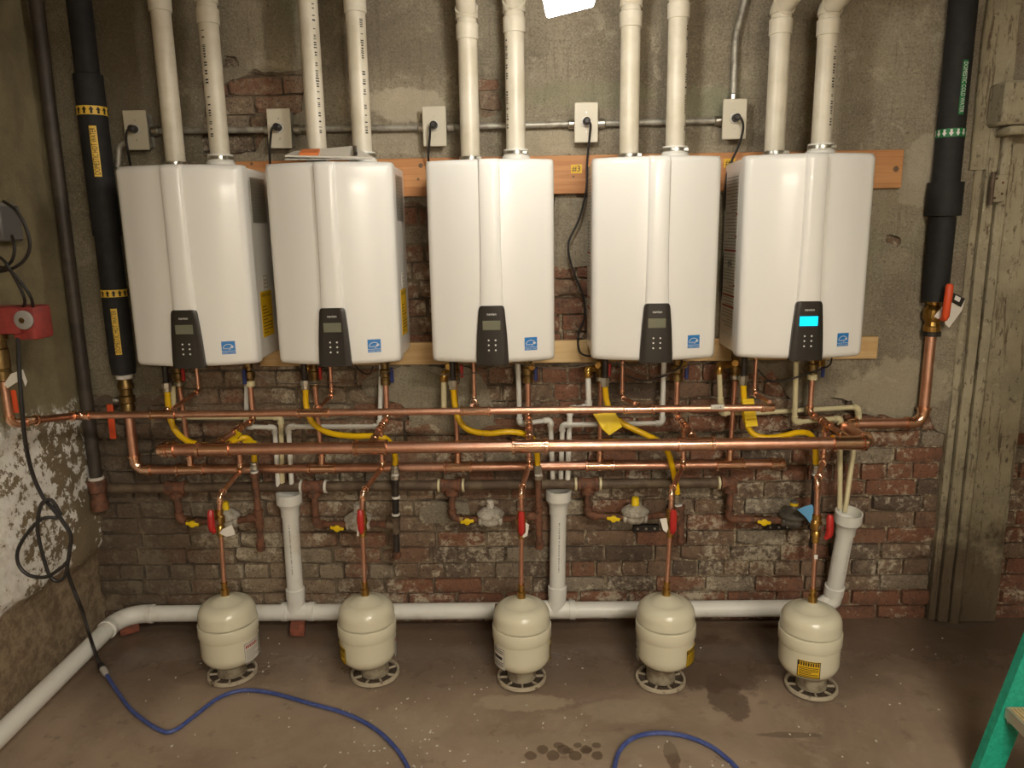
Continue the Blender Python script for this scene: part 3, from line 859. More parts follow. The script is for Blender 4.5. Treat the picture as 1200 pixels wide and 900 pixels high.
# booklet on the second heater
bk = thing('folded_booklet', 'grey folded booklet with orange flap lying on the second heater', 'booklet', (HX[1], -.24, ZT))
def slab(pf, pb, th, mat, name):
    """tilted sheet: front edge px pf at one depth, back edge px pb further in"""
    a_, b_ = PY(*pf[0]), PY(*pf[1]); c_, d_ = PY(*pb[1]), PY(*pb[0])
    n_ = (b_-a_).cross(d_-a_).normalized()*th
    q_ = [a_, b_, c_, d_]
    return MB().add(q_+[p_+n_ for p_ in q_], [(0, 1, 2, 3), (7, 6, 5, 4), (0, 4, 5, 1), (1, 5, 6, 2), (2, 6, 7, 3), (3, 7, 4, 0)]).build(name, mat, bk, smooth=False)
slab([(334, 187.5, -.33), (436, 187, -.33)], [(340, 183, -.215), (424, 178, -.215)], .004, PAPER, 'page_stack')
slab([(334, 184, -.33), (437, 186, -.33)], [(345, 179, -.215), (414, 173, -.215)], .006, LABELW, 'page_stack')
slab([(351, 182.3, -.325), (373, 182, -.325)], [(354, 178, -.25), (375, 177, -.25)], .009, ORANGEP, 'orange_flap')
slab([(415, 182, -.325), (419, 182, -.325)], [(414, 174, -.22), (418, 174, -.22)], .010, PANELBLK, 'black_clip')
# ------------------------------------------------------------------ vent pipes
VENT = [  # heater, side, coupling v, print side, label
    (0, 0, 4, None, 'left cream vent pipe rising from the leftmost heater'),
    (0, 1, 19, -.3, 'right cream vent pipe rising from the leftmost heater'),
    (1, 0, -12, .75, 'left cream vent pipe behind the booklet on the second heater'),
    (1, 1, 6, .75, 'right cream vent pipe behind the booklet on the second heater'),
    (2, 0, 38, None, 'left cream vent pipe rising from the middle heater'),
    (2, 1, 30, -.95, 'right cream vent pipe rising from the middle heater'),
    (3, 0, 24, None, 'left cream vent pipe rising from the fourth heater'),
    (3, 1, 14, .95, 'right cream vent pipe rising from the fourth heater'),
    (4, 0, 33, None, 'left cream vent pipe rising from the rightmost heater'),
    (4, 1, 34, .5, 'right cream vent pipe rising from the rightmost heater')]
VR = .0345
for hi, side, cv, pr, lab in VENT:
    x = HX[hi]+VX[side]; z0 = ZT+.005
    zc = PY(600, cv+ (600-600), VY).z
    u0 = 600
    # height of the coupling measured at the pipe itself
    lo, hi_ = 1.8, 2.9
    zc = PY(600+(x)*300, cv, VY).z
    t = thing('vent_pipe', lab, 'pipe', (x, VY, ZT), 'cream vent pipes on top of the heaters')
    pipe = MB().tube([(x, VY, z0), (x, VY, zc)], VR, 20).build('pipe', PVCC, t)
    MB().lathe([(VR, -.026), (VR*1.13, -.025), (VR*1.15, .02), (VR*1.15, .024), (VR*1.1, .026)], (x, VY, zc), (0, 0, 1), 20).build('coupling', PVCC, t)
    e0 = V((x, VY, zc+.062)); d = V((.22, -.9, .38) if hi == 4 else (0, -.75, .66)).normalized(); zz = 2.62
    e1 = e0+d*max(.1, (zz-e0.z)/d.z)
    run(t, [(x, VY, zc+.02), e0, e1, V((e1.x, -2.4, e1.z+.02))], VR, PVCC, PVCC, R=.06, k=1.14, bead=1.19, sock=.75, n=20)
    if pr is not None:
        pm_ = MB(); r = random.Random(hi*7+side); z = zc-.05
        rr2 = VR+.0006
        while z > z0+.10:
            h = r.uniform(.008, .018); w = r.uniform(.008, .013)
            if r.random() < .82:
                a0 = pr-w/2/rr2; a1 = pr+w/2/rr2
                for zz_ in ([z] if r.random() < .3 else [z, z-h*.55]):
                    hh = h*.3
                    pm_.add([(x+math.sin(a)*rr2, VY-math.cos(a)*rr2, q) for a, q in ((a0, zz_-hh), (a1, zz_-hh), (a1, zz_), (a0, zz_))], [(0, 1, 2, 3)])
            z -= h+r.choice((.002, .003, .003, .012))
        pm_.build('printed_marking', BLACKINK, pipe, smooth=False)['kind'] = 'stuff'

# ------------------------------------------------------------------ insulated pipes
def cylmap(x0, y0, r, ang, z0, flip):
    """text running up (flip=1) or down (-1) a vertical pipe, centred at angle ang"""
    def fn(tx, ty):
        a = ang - flip*ty/r
        return V((x0+math.sin(a)*r, y0-math.cos(a)*r, z0+flip*tx))
    return fn
def cylpatch(m, x0, y0, r, a0, a1, z0, z1, n=6):
    vs_ = []; 
    for k in range(n+1):
        a = a0+(a1-a0)*k/n
        for rr_ in (r, r-.002):
            for z in (z0, z1): vs_.append(V((x0+math.sin(a)*rr_, y0-math.cos(a)*rr_, z)))
    fs_ = []
    for k in range(n):
        b = k*4; c = b+4
        fs_ += [(b, c, c+1, b+1), (b+2, b+3, c+3, c+2), (b, b+2, c+2, c), (b+1, c+1, c+3, b+3)]
    return m.add(vs_, fs_)
def marker(root, sleeve_o, x, y, r, ang, ua, va, vb, txt, mat, ink, flip, hw_):
    z1 = PY(ua, va, y-r).z; z0 = PY(ua, vb, y-r).z
    p = cylpatch(MB(), x, y, r+.0008, ang-hw_, ang+hw_, z0, z1).build('pipe_marker', mat, root, 'lettered pipe marker')
    L = z1-z0
    vs_, fs_ = text_geo(txt, 1, 'CENTER'); wd = max(a for a, b in vs_)-min(a for a, b in vs_)
    sx = L*.92/wd; sy = hw_*2*r*1.15
    f = cylmap(x, y, r+.0018, ang, (z0+z1)/2, flip)
    MB().text(txt, 1, lambda a, b: f(a*sx, b*sy)).build('marker_lettering', ink, p, smooth=False)
def arrowband(root, x, y, r, ua, va, vb, mat, ink, up):
    z1 = PY(ua, va, y-r).z; z0 = PY(ua, vb, y-r).z
    b = MB().lathe([(r-.001, z0), (r+.0012, z0), (r+.0012, z1), (r-.001, z1)], (x, y, 0), (0, 0, 1), 28, False).build('arrow_band', mat, root)
    am = MB(); h = z1-z0; n = 14; rr_ = r+.0022
    for k in range(n):
        a = 2*PI*k/n; w = PI/n*.75
        P_ = lambda da, t: V((x+math.sin(a+da)*rr_, y-math.cos(a+da)*rr_, z0+h*(t if up else 1-t)))
        am.add([P_(-w, .5), P_(w, .5), P_(0, .92)], [(0, 1, 2) if up else (2, 1, 0)])
        am.add([P_(-w*.45, .1), P_(w*.45, .1), P_(w*.45, .5), P_(-w*.45, .5)], [(0, 1, 2, 3) if up else (3, 2, 1, 0)])
    am.build('arrows', ink, b, smooth=False)
YH = -.085
hb = PY(143, 438, YH)
hx = hb.x+.008
hot = thing('insulated_pipe', 'black foam-insulated hot water pipe left of the leftmost heater, yellow markers', 'pipe', (hx, YH, hb.z))
zl = lambda u, v: PY(u, v, YH).z
MB().lathe([(.03, hb.z), (.043, hb.z+.001), (.047, hb.z+.05), (.045, zl(125, 275)), (.03, zl(125, 275))], (hx, YH, 0), (0, 0, 1), 26).build('lower_insulation', FOAM, hot)
MB().lathe([(.03, zl(125, 276)), (.050, zl(125, 276)), (.051, zl(105, 88)), (.03, zl(105, 88))], (hx, YH, 0), (0, 0, 1), 26).build('middle_insulation', FOAM, hot)
MB().lathe([(.03, zl(105, 87)), (.042, zl(105, 87)), (.042, ZC-.01), (.03, ZC-.01)], (hx, YH, 0), (0, 0, 1), 26).build('upper_insulation', FOAM, hot)
arrowband(hot, hx, YH, .0515, 110, 123, 133.5, HOTYEL, BLACKINK, True)
marker(hot, None, hx, YH, .0515, .40, 109, 147, 207, 'DOMESTIC HOT WATER', HOTYEL, BLACKINK, 1, .24)
arrowband(hot, hx, YH, .0465, 132, 340, 348.5, HOTYEL, BLACKINK, True)
marker(hot, None, hx, YH, .0465, .30, 132, 362, 416, 'DOMESTIC HOT WATER', HOTYEL, BLACKINK, 1, .24)
# hot main: valve, drop and the long lower pipe
YC = -.085
zC = PY(500, 547.5, YC).z
zA = 1.012
hm = thing('copper_main', 'lower long copper hot main running behind, under the thick copper main', 'pipe', (hx, YC, zC))
RC = .0192
xe = PY(917, 548, YC).x
run(hm, [(hx, YC, hb.z-.13), (hx, YC, zC), (xe-.03, YC, zC)], RC, COPPER, COPPERF, R=.045)
MB().lathe([(RC, -.04), (RC*1.3, -.039), (RC*1.3, -.026), (RC*1.14, -.024), (RC*1.14, -.010), (RC*1.3, -.008), (RC*1.3, .008), (RC*1.1, .016), (RC*.3, .02)], (xe-.01, YC, zC), (1, 0, 0), 16).build('end_cap', COPPERF, hm)
MB().lathe([(.018, .01), (.029, .008), (.029, -.006), (.024, -.008), (.027, -.02), (.031, -.03), (.031, -.042), (.024, -.046), (.024, -.07), (.031, -.075), (.031, -.10), (.024, -.105), (.027, -.115), (.027, -.135), (.021, -.137)], (hx, YC, hb.z-.015), (0, 0, 1), 18).build('ball_valve', OLDBRASS, hm)
MB().lathe([(.0275, -.006), (.0305, -.004), (.0305, .010), (.0275, .012)], (hx, YC, hb.z-.014), (0, 0, 1), 18, False).build('white_tape', TAGW, hm)
p = PY(131, 471, YC-.03); sx_ = hx-.045
MB().lathe([(.010, 0), (.010, .02), (.015, .02), (.015, .032), (.006, .034)], (hx-.02, YC, p.z), (-1, -.35, 0), 8).build('valve_stem', STEEL, hm)
a = PY(127, 475, YC-.06); b = PY(128, 516, YC-.06)
MB().box(((a.x+b.x)/2, YC-.04, (a.z+b.z)/2), (.026, .008, a.z-b.z), .004, Matrix.Rotation(.02, 3, 'Y'), 2).build('orange_lever', ORANGE, hm, 'orange lever handle')

# cold insulated pipe
YK = -.06
kb = PY(1095, 353, YK); kx = kb.x
cold = thing('insulated_pipe', 'black foam-insulated cold water pipe at right, green markers', 'pipe', (kx, YK, kb.z))
zk = lambda v: PY(1100, v, YK).z
MB().lathe([(.025, kb.z), (.0465, kb.z+.001), (.0475, zk(254)), (.025, zk(254))], (kx, YK, 0), (0, 0, 1), 26).build('lower_insulation', FOAM, cold)
MB().lathe([(.025, zk(253)), (.062, zk(253)), (.062, zk(214)), (.025, zk(214))], (kx, YK, 0), (0, 0, 1), 26).build('insulation_collar', FOAM, cold)
MB().lathe([(.025, zk(215)), (.048, zk(215)), (.048, ZC-.01), (.025, ZC-.01)], (kx, YK, 0), (0, 0, 1), 26).build('upper_insulation', FOAM, cold)
arrowband(cold, kx, YK, .0485, 1115, 150, 160, GREEN, WHITEINK, False)
marker(cold, None, kx, YK, .0485, .08, 1128, 70, 134, 'DOMESTIC COLD WATER', GREEN, WHITEINK, -1, .2)

# thick cold main with its return to the insulated riser
YBm = -.31; RBm = .0222
zB = PY(600, 523, YBm).z
xb0 = PY(190, 531, YBm).x; xb1 = PY(1022, 517, YBm).x
RK = .0200
zret = PY(1040, 496, YK).z
cm = thing('copper_main', 'thick long copper cold main in front, joined at right to the insulated cold pipe', 'pipe', (xb0, YBm, zB))
MB().tube([(xb0+.03, YBm, zB), (xb1-.08, YBm, zB)], RBm, 18).build('pipe', COPPER, cm)
MB().lathe([(RBm*.3, -.022), (RBm*1.05, -.018), (RBm*1.14, -.006), (RBm*1.3, -.004), (RBm*1.3, .008), (RBm*1.14, .01), (RBm*1.14, .024), (RBm*1.3, .026), (RBm*1.3, .04), (RBm, .042)], (xb0+.008, YBm, zB), (1, 0, 0), 18).build('end_cap', COPPERF, cm)
zv = kb.z
run(cm, [(xb1-.09, YBm, zB), (xb1, YBm, zB), (xb1-.02, YK, zret), (kx, YK, zret), (kx, YK, zv-.12)], RK, COPPER, COPPERF, R=.045)
for a, b in ((233, 268), (417, 452), (602, 640), (796, 835), (977, 1012)):
    xa = PY(a, 525, YBm).x; xb = PY(b, 525, YBm).x
    sleeve(cm, V(((xa+xb)/2, YBm, zB)), (1, 0, 0), xb-xa+.014, RBm, COPPERF, 'tee')
sleeve(cm, V((PY(197, 530, YBm).x+.012, YBm, zB)), (1, 0, 0), .035, RBm, COPPERF)
kv = MB().lathe([(.022, .02), (.026, .018), (.026, -.002), (.022, -.004), (.027, -.012), (.036, -.024), (.037, -.055), (.030, -.068), (.025, -.072), (.028, -.085), (.031, -.09), (.031, -.108), (.025, -.11)], (kx, YK, zv-.008), (0, 0, 1), 20).build('ball_valve', BRASS, cm, sharp=12)
MB().lathe([(.031, -.108), (.0345, -.110), (.0345, -.126), (.024, -.128)], (kx, YK, zv-.008), (0, 0, 1), 20).build('black_gasket_ring', PANELBLK, cm)
MB().lathe([(.016, .02), (.016, .045), (.020, .046), (.020, .06), (.008, .062)], (kx, YK, zv-.048), (.75, -.66, 0), 8).build('valve_stem', OLDBRASS, cm)
hs = PY(1107, 374, YK-.085)
MB().tube(catmull([hs+V((0, .03, 0)), hs, PY(1110, 356, YK-.095), PY(1112, 343, YK-.095), PY(1113, 333, YK-.09)], 4), [.006]*4+[.010]+[.014]*11+[.010], 10).build('orange_lever', ORANGE, cm, 'orange lever handle')
tg = thing('paper_tag', 'white folded tag hanging on the cold valve by the door casing', 'tag', hs)
def quad_tag(pts, y, mat, parent, name, th=.0012, curl=.004):
    P4 = [PY(u, v, y+dy) for u, v, dy in pts]
    m = MB(); n = V((0, -th, 0)); m.add([q for q in P4]+[q+n for q in P4], [tuple(range(len(P4))), tuple(reversed(range(len(P4), 2*len(P4))))] + [(i, (i+1) % len(P4), len(P4)+(i+1) % len(P4), len(P4)+i) for i in range(len(P4))])
    return m.build(name, mat, parent, smooth=False)
yt = YK-.062
quad_tag([(1094, 371, 0), (1112, 351, 0), (1131, 350, 0), (1127, 364, 0), (1112, 384, .0), (1107, 379, 0), (1109, 366, 0), (1100, 374, 0)], yt+.002, TAGW, tg, 'tag_sheet')
quad_tag([(1117, 343, .0), (1131, 350, .0), (1126, 360, .0), (1113, 353, .0)], yt-.002, PANELBLK, tg, 'dark_printed_block')
quad_tag([(1120, 346, .0), (1126, 349, .0), (1124, 354, .0), (1118, 351, .0)], yt-.004, WHITEINK, tg, 'white_print')

# thin recirculation main from the left-wall pump
YA = -.33; RA = .0132
xa0 = PY(92, 483.5, YA).x; xa1 = PY(900, 477, YA).x
pl_ = V((xa0-.005, 0, zA)); ql = PX(24, 498, xa0-.01)
am_ = thing('copper_main', 'thin upper copper main running from the left-wall pump to the rightmost heater', 'pipe', (xa0, YA, zA))
yl2 = ql.y
zpump = PY(8, 445, yl2).z
xpump = PY(8, 470, yl2).x
run(am_, [(xpump, yl2, zpump), (xpump, yl2, ql.z), (xa0-.01, yl2+.06, ql.z), (xa0, YA, zA), (xa1, YA, zA)], RA, COPPER, COPPERF, R=.03)
for a, b in ((176, 198), (350, 378), (541, 567), (732, 759)):
    xa = PY(a, 482, YA).x; xb = PY(b, 482, YA).x
    tee(am_, V(((xa+xb)/2+.01, YA, zA)), (1, 0, 0), xb-xa+.03, RA, V((0, 1, .25)).normalized(), .04, .0085, COPPERF)
xr5 = xa1
MB().lathe([(RA, -.03), (RA*1.3, -.029), (RA*1.3, -.018), (RA*1.14, -.016), (RA*1.14, .01), (RA*1.1, .016), (.004, .02)], (xa1+.005, YA, zA), (1, 0, 0), 14).build('end_elbow', COPPERF, am_)
lab = PY(841, 478, YA-RA)
MB().box(lab+V((0, .004, .002)), (.05, .012, .018), .003).build('white_sticker', LABELW, am_)
MB().text('1-1/4', .012, lambda x, y: lab+V((x, -.0026, y+.002))).build('sticker_print', BLACKINK, am_, smooth=False)

# ------------------------------------------------------------------ per heater water, gas and tank lines
YR = -.11
names5 = ['leftmost heater', 'second heater from left', 'middle heater', 'fourth heater from left', 'rightmost heater']
hotu = [213, 371, 534, 704, 860]
coldu = [295, 453, 619, 793, 950]
recu = [(233, 458), (389, 463), (556, 470), (729, 466), (884, 461)]
rect = [197, 372, 553, 746, 905]
tankdrop = [(281, 543), (447, 540), (617, 537), (800, 537), (963, 533)]
coldjoin = [250.5, 434.5, 621, 815.5, 994.5]
tanks_px = [(272, 784), (441, 784), (611, 789), (773, 791), (952, 799)]
tanktop_px = [(264, 697), (428, 697), (611, 700), (781, 697), (952, 705)]
TY = [PZ(u, v, .02) for u, v in tanks_px]
TT = [PY(u, v, TY[i].y) for i, (u, v) in enumerate(tanktop_px)]
# top px of each tank line below the bend, and of the valve
tline = [((258, 580), (257, 606), (259, 634)), ((425, 577), (424, 606), (427, 634)), ((611, 574), (611, 608), (611, 636)), ((787, 575), (786, 606), (784, 634)), ((958, 562), (957, 612), (954, 636))]
for i in range(5):
    nmh = names5[i]
    # hot riser: heater bottom -> tee on the hot main
    x = PY(hotu[i], 480, YR).x
    t = thing('copper_riser', 'copper hot riser from the %s down to the hot main' % nmh, 'pipe', (x, YR, zC), 'hot risers')
    zt_ = ZB-.02
    MB().lathe([(.014, 0), (.019, -.004), (.019, -.03), (.016, -.034), (.016, -.06), (.021, -.064), (.021, -.085), (.017, -.09), (.0175, -.12), (.013, -.122)], (x, YR, zt_+.012), (0, 0, 1), 12).build('service_valve', OLDBRASS, t)
    MB().lathe([(.019, -.002), (.021, 0), (.021, .012), (.019, .014)], (x, YR, zt_-.10), (0, 0, 1), 12).build('union_ring', STEEL, t)
    if i > 0:
        MB().lathe([(.008, 0), (.008, .03), (.014, .031), (.014, .04), (.012, .042)], (x-.006, YR-.015, zt_-.03), (-.3, -1, 0), 14).build('purge_cap', BRASS, t)
    MB().box((x+.03, YR-.02, zt_-.055), (.012, .012, .05), .003).build('red_lever', RED, t)
    MB().tube([(x, YR, zt_-.10), (x, YR+ (YC-YR), zC+.05)], .0098, 12).build('pipe', COPPER, t)
    tee(t, V((x, YC, zC)), (1, 0, 0), .115, RC, (0, 0, 1), .058, .0112, COPPERF)
    # relief discharge: cream stub with brass elbow at the top
    # recirculation drop
    p = PY(recu[i][0], recu[i][1], YR); pj = PY(rect[i], 481, YA)
    t = thing('copper_drop', 'thin copper recirculation drop under the %s' % nmh, 'pipe', (p.x, YR, p.z), 'recirculation drops')
    run(t, [(p.x, YR, ZB+.01), (p.x, YR, p.z), (pj.x, YA+.035, zA+.012)], .0078, COPPER, COPPERF, R=.018)
    sleeve(t, V((p.x, YR, ZB-.03)), (0, 0, 1), .03, .0078, COPPERF)
    # cold riser: heater bottom -> elbow -> thick main, with the tank branch dropping from it
    x = PY(coldu[i], 470, YR).x; pj = PY(coldjoin[i], 524, YBm); td = PY(tankdrop[i][0], tankdrop[i][1], -.205)
    zr = zB+.062
    t = thing('copper_riser', 'copper cold riser from the %s down to the thick main' % nmh, 'pipe', (x, YR, zB), 'cold risers')
    MB().lathe([(.014, 0), (.020, -.004), (.020, -.035), (.016, -.038), (.016, -.055), (.022, -.06), (.022, -.085), (.017, -.09), (.017, -.105), (.013, -.107)], (x, YR, zt_+.012), (0, 0, 1), 12).build('service_valve', OLDBRASS, t)
    if i >= 2: MB().lathe([(.008, 0), (.008, .03), (.0145, .031), (.0145, .04), (.012, .042)], (x+.004, YR-.015, zt_-.035), (.3, -1, 0), 14).build('purge_cap', BRASS, t)
    MB().box((x+(.03 if i != 0 else -.012), YR-.024, zt_-.065), (.014, .012, .06), .003).build('blue_lever', BLUEV, t, 'blue lever handle')
    MB().lathe([(.0175, 0), (.0195, .001), (.0195, .022), (.0175, .023)], (x, YR, zt_-.108), (0, 0, 1), 12).build('union_ring', CPVC if i in (0, 4) else OLDBRASS, t)
    e0_ = V((x, YR, zr)); e1_ = V((pj.x, YBm, zB+.012)); f_ = .42
    jm = e0_.lerp(e1_, f_); jm.z += .004
    jd = (e1_-jm).normalized()
    run(t, [(x, YR, zt_-.09), e0_, jm, e1_-jd*.02], .0108, COPPER, COPPERF, R=.022)
    tee(t, jm, (e1_-e0_).normalized(), .058, .0108, (0, 0, -1), .035, .0092, COPPERF)
    MB().lathe([(.0108*1.2, .0), (.0108*1.2, .036), (.0108*1.45, .038), (.0108*1.45, .047), (.0108, .049)], e1_, -jd, 14).build('branch_socket', COPPERF, t)
    # tank line
    a, b, c = tline[i]; tt = TT[i]
    pa = PY(a[0], a[1], tt.y); pb = PY(b[0], b[1], tt.y); pc = PY(c[0], c[1], tt.y)
    t = thing('tank_line', 'copper branch with ball valve feeding the tank under the %s' % nmh, 'pipe', (tt.x, tt.y, tt.z), 'tank branches')
    run(t, [jm+V((0, 0, -.03)), V((jm.x, jm.y, td.z-.03)), pa, pb], .0094, COPPER, COPPERF, R=.022)
    MB().lathe([(.012, .03), (.016, .028), (.016, .012), (.013, .010), (.020, .002), (.020, -.022), (.013, -.03), (.016, -.034), (.017, -.05), (.012, -.052)], (pb.x, pb.y, pb.z), (0, 0, 1), 12).build('ball_valve', BRASS, t)
    sd = 1 if i == 4 else -1
    dxh = {0: -.018, 1: .002, 2: .0, 3: .003, 4: .034}[i]
    st_ = MB().lathe([(.006, 0), (.006, .022), (.011, .023), (.009, .030)], (pb.x, pb.y, pb.z-.012), (dxh*10, -1, 0), 8).build('valve_stem', STEEL, t)
    hz = pb.z-.028
    MB().tube(catmull([(pb.x+dxh, pb.y-.026, pb.z+.038), (pb.x+dxh, pb.y-.031, hz+.03), (pb.x+dxh, pb.y-.031, hz), (pb.x+dxh*.7, pb.y-.025, hz-.022)], 3), [.008]+[.0125]*7+[.008]*2, 8).build('red_lever', RED, t, 'red lever handle')
    MB().tube([V((pb.x, pb.y, pb.z-.05)), V((tt.x, tt.y, tt.z+.03))], .0085, 12).build('feed_pipe', COPPER, t)
    MB().lathe([(.009, .052), (.0125, .051), (.0125, .038), (.0105, .036), (.0105, .026), (.0155, .024), (.0155, -.004)], (tt.x, tt.y, tt.z), (0, 0, 1), 12).build('brass_adapter', BRASS, t)
    MB().lathe([(.0085, .012), (.013, .010), (.013, -.012), (.0085, -.014)], V((pb.x, pb.y, pb.z-.062)), (0, 0, 1), 10).build('lower_coupling', BRASS, t)

# white and blue tags on tank lines and regulators
def loose_tag(pts, y, mat, label, name='paper_tag'):
    P4 = [PY(u, v, y) for u, v in pts]
    m = MB(); k = len(P4); nn = V((0, -.0015, 0))
    m.add(P4+[q+nn for q in P4], [tuple(range(k)), tuple(reversed(range(k, 2*k)))] + [(j, (j+1) % k, k+(j+1) % k, k+j) for j in range(k)])
    o = m.build(name, mat, None, smooth=False); return tag(o, label, 'tag')
loose_tag([(257, 625), (261, 620), (272, 615), (276, 626), (266, 629)], TT[0].y-.04, TAGW, 'white crumpled tag on the valve above the leftmost tank')
loose_tag([(773, 608), (781, 607), (783, 619), (781, 624), (777, 621)], TT[3].y-.034, TAGW, 'white curled tag on the valve above the fourth tank')
loose_tag([(419, 604), (421, 604), (420.5, 628), (418.5, 628)], TT[1].y-.03, TAGW, 'thin white tag edge on the valve above the second tank')
loose_tag([(616, 612), (620, 615), (618, 628), (613, 630), (612, 628), (616, 624)], TT[2].y-.034, TAGW, 'small white tag loop on the valve above the middle tank')
loose_tag([(934, 597), (941, 594), (951, 591), (953, 594), (953, 610), (949, 613), (944, 606)], -.2, TAGB, 'light blue tag hanging from the rightmost gas regulator')
loose_tag([(954, 650), (958, 650), (958, 655), (954, 655)], TT[4].y-.012, TAGW, 'tiny white sticker on the feed pipe above the rightmost tank')

# ------------------------------------------------------------------ gas header, branches, regulators, drip legs, hoses
YD = -.075; RD = .0205
zD = PY(600, 568, YD).z
xd0 = PY(128, 569, YD).x; xd1 = PY(853, 566, YD).x
gh = thing('gas_header', 'grimy dark iron gas header along the bricks below the copper mains', 'pipe', (0, YD, zD))
drops = [(207, 606), (368, 613), (529, 604), (689, 603), (856, 607)]
xdrop = [PY(u, 575, YD).x for u, v in drops]
edges = [xd0]+xdrop
for k in range(5):
    MB().tube([(edges[k]+(0 if k == 0 else .03), YD, zD), (edges[k+1]-.03, YD, zD)], RD, 14).build('pipe', DIRON, gh)
for k, x in enumerate(xdrop):
    last = k == 4
    m = MB()
    m.lathe([(RD*1.05, -.042), (RD*1.45, -.041), (RD*1.45, -.028), (RD*1.25, -.026)] + ([(RD*1.25, 0), (RD*.9, .02), (.004, .027)] if last else [(RD*1.25, .026), (RD*1.45, .028), (RD*1.45, .041), (RD*1.05, .042)]), (x, YD, zD), (1, 0, 0), 14)
    m.lathe([(RD*1.15, 0), (RD*1.15, .022), (RD*1.35, .024), (RD*1.35, .040), (RD, .041)], (x, YD, zD), (0, 0, -1), 14)
    m.build('elbow' if last else 'tee', IRON, gh)
    for sx2 in ((-1,) if last else (-1, 1)):
        if k >= 1: MB().lathe([(RD*1.02, 0), (RD*1.36, .001), (RD*1.36, .010), (RD*1.02, .011)], (x+sx2*.044, YD, zD), (sx2, 0, 0), 14).build('sealant_ring', LABELW if k in (1,) else CPVC, gh)
rg0 = None; regs = []
valvep = [(229, 611), (397, 616), (548, 608), (718, 605), (893, 609)]
regp = [(266, 611), (420, 614), (575, 609), (744, 606), (929, 610)]
teep = [(303, 607), (464, 615), (631, 605), (797, 602), (953, 610)]
legbot = [(306, 643), (465, 652), (632, 641), (798, 636), (953, 640)]
legtop = [(298, 553), (463, 556), (631, 556), (795, 592), (956, 556)]
nutc = [(298, 545), (463, 549), (630, 549), (794, 583), (956, 548)]
YG = -.14
gl = ['leftmost', 'second', 'middle', 'fourth', 'rightmost']
RGN = ['white gas regulator with yellow cap, half hidden by the leftmost red lever', 'whitish gas regulator behind the red lever of the second tank line', 'white mushroom-shaped gas regulator left of the middle tank line', 'white gas regulator with yellow cap left of the fourth tank line', 'grey gas regulator with blue tag beside the rightmost tank line']
REGW = simple('dusty_white_regulator', (200, 194, 182), .6, c2=(160, 150, 134), nscale=60)
REGG = simple('grey_regulator', (120, 116, 108), .5, .4, c2=(98, 94, 86), nscale=40)
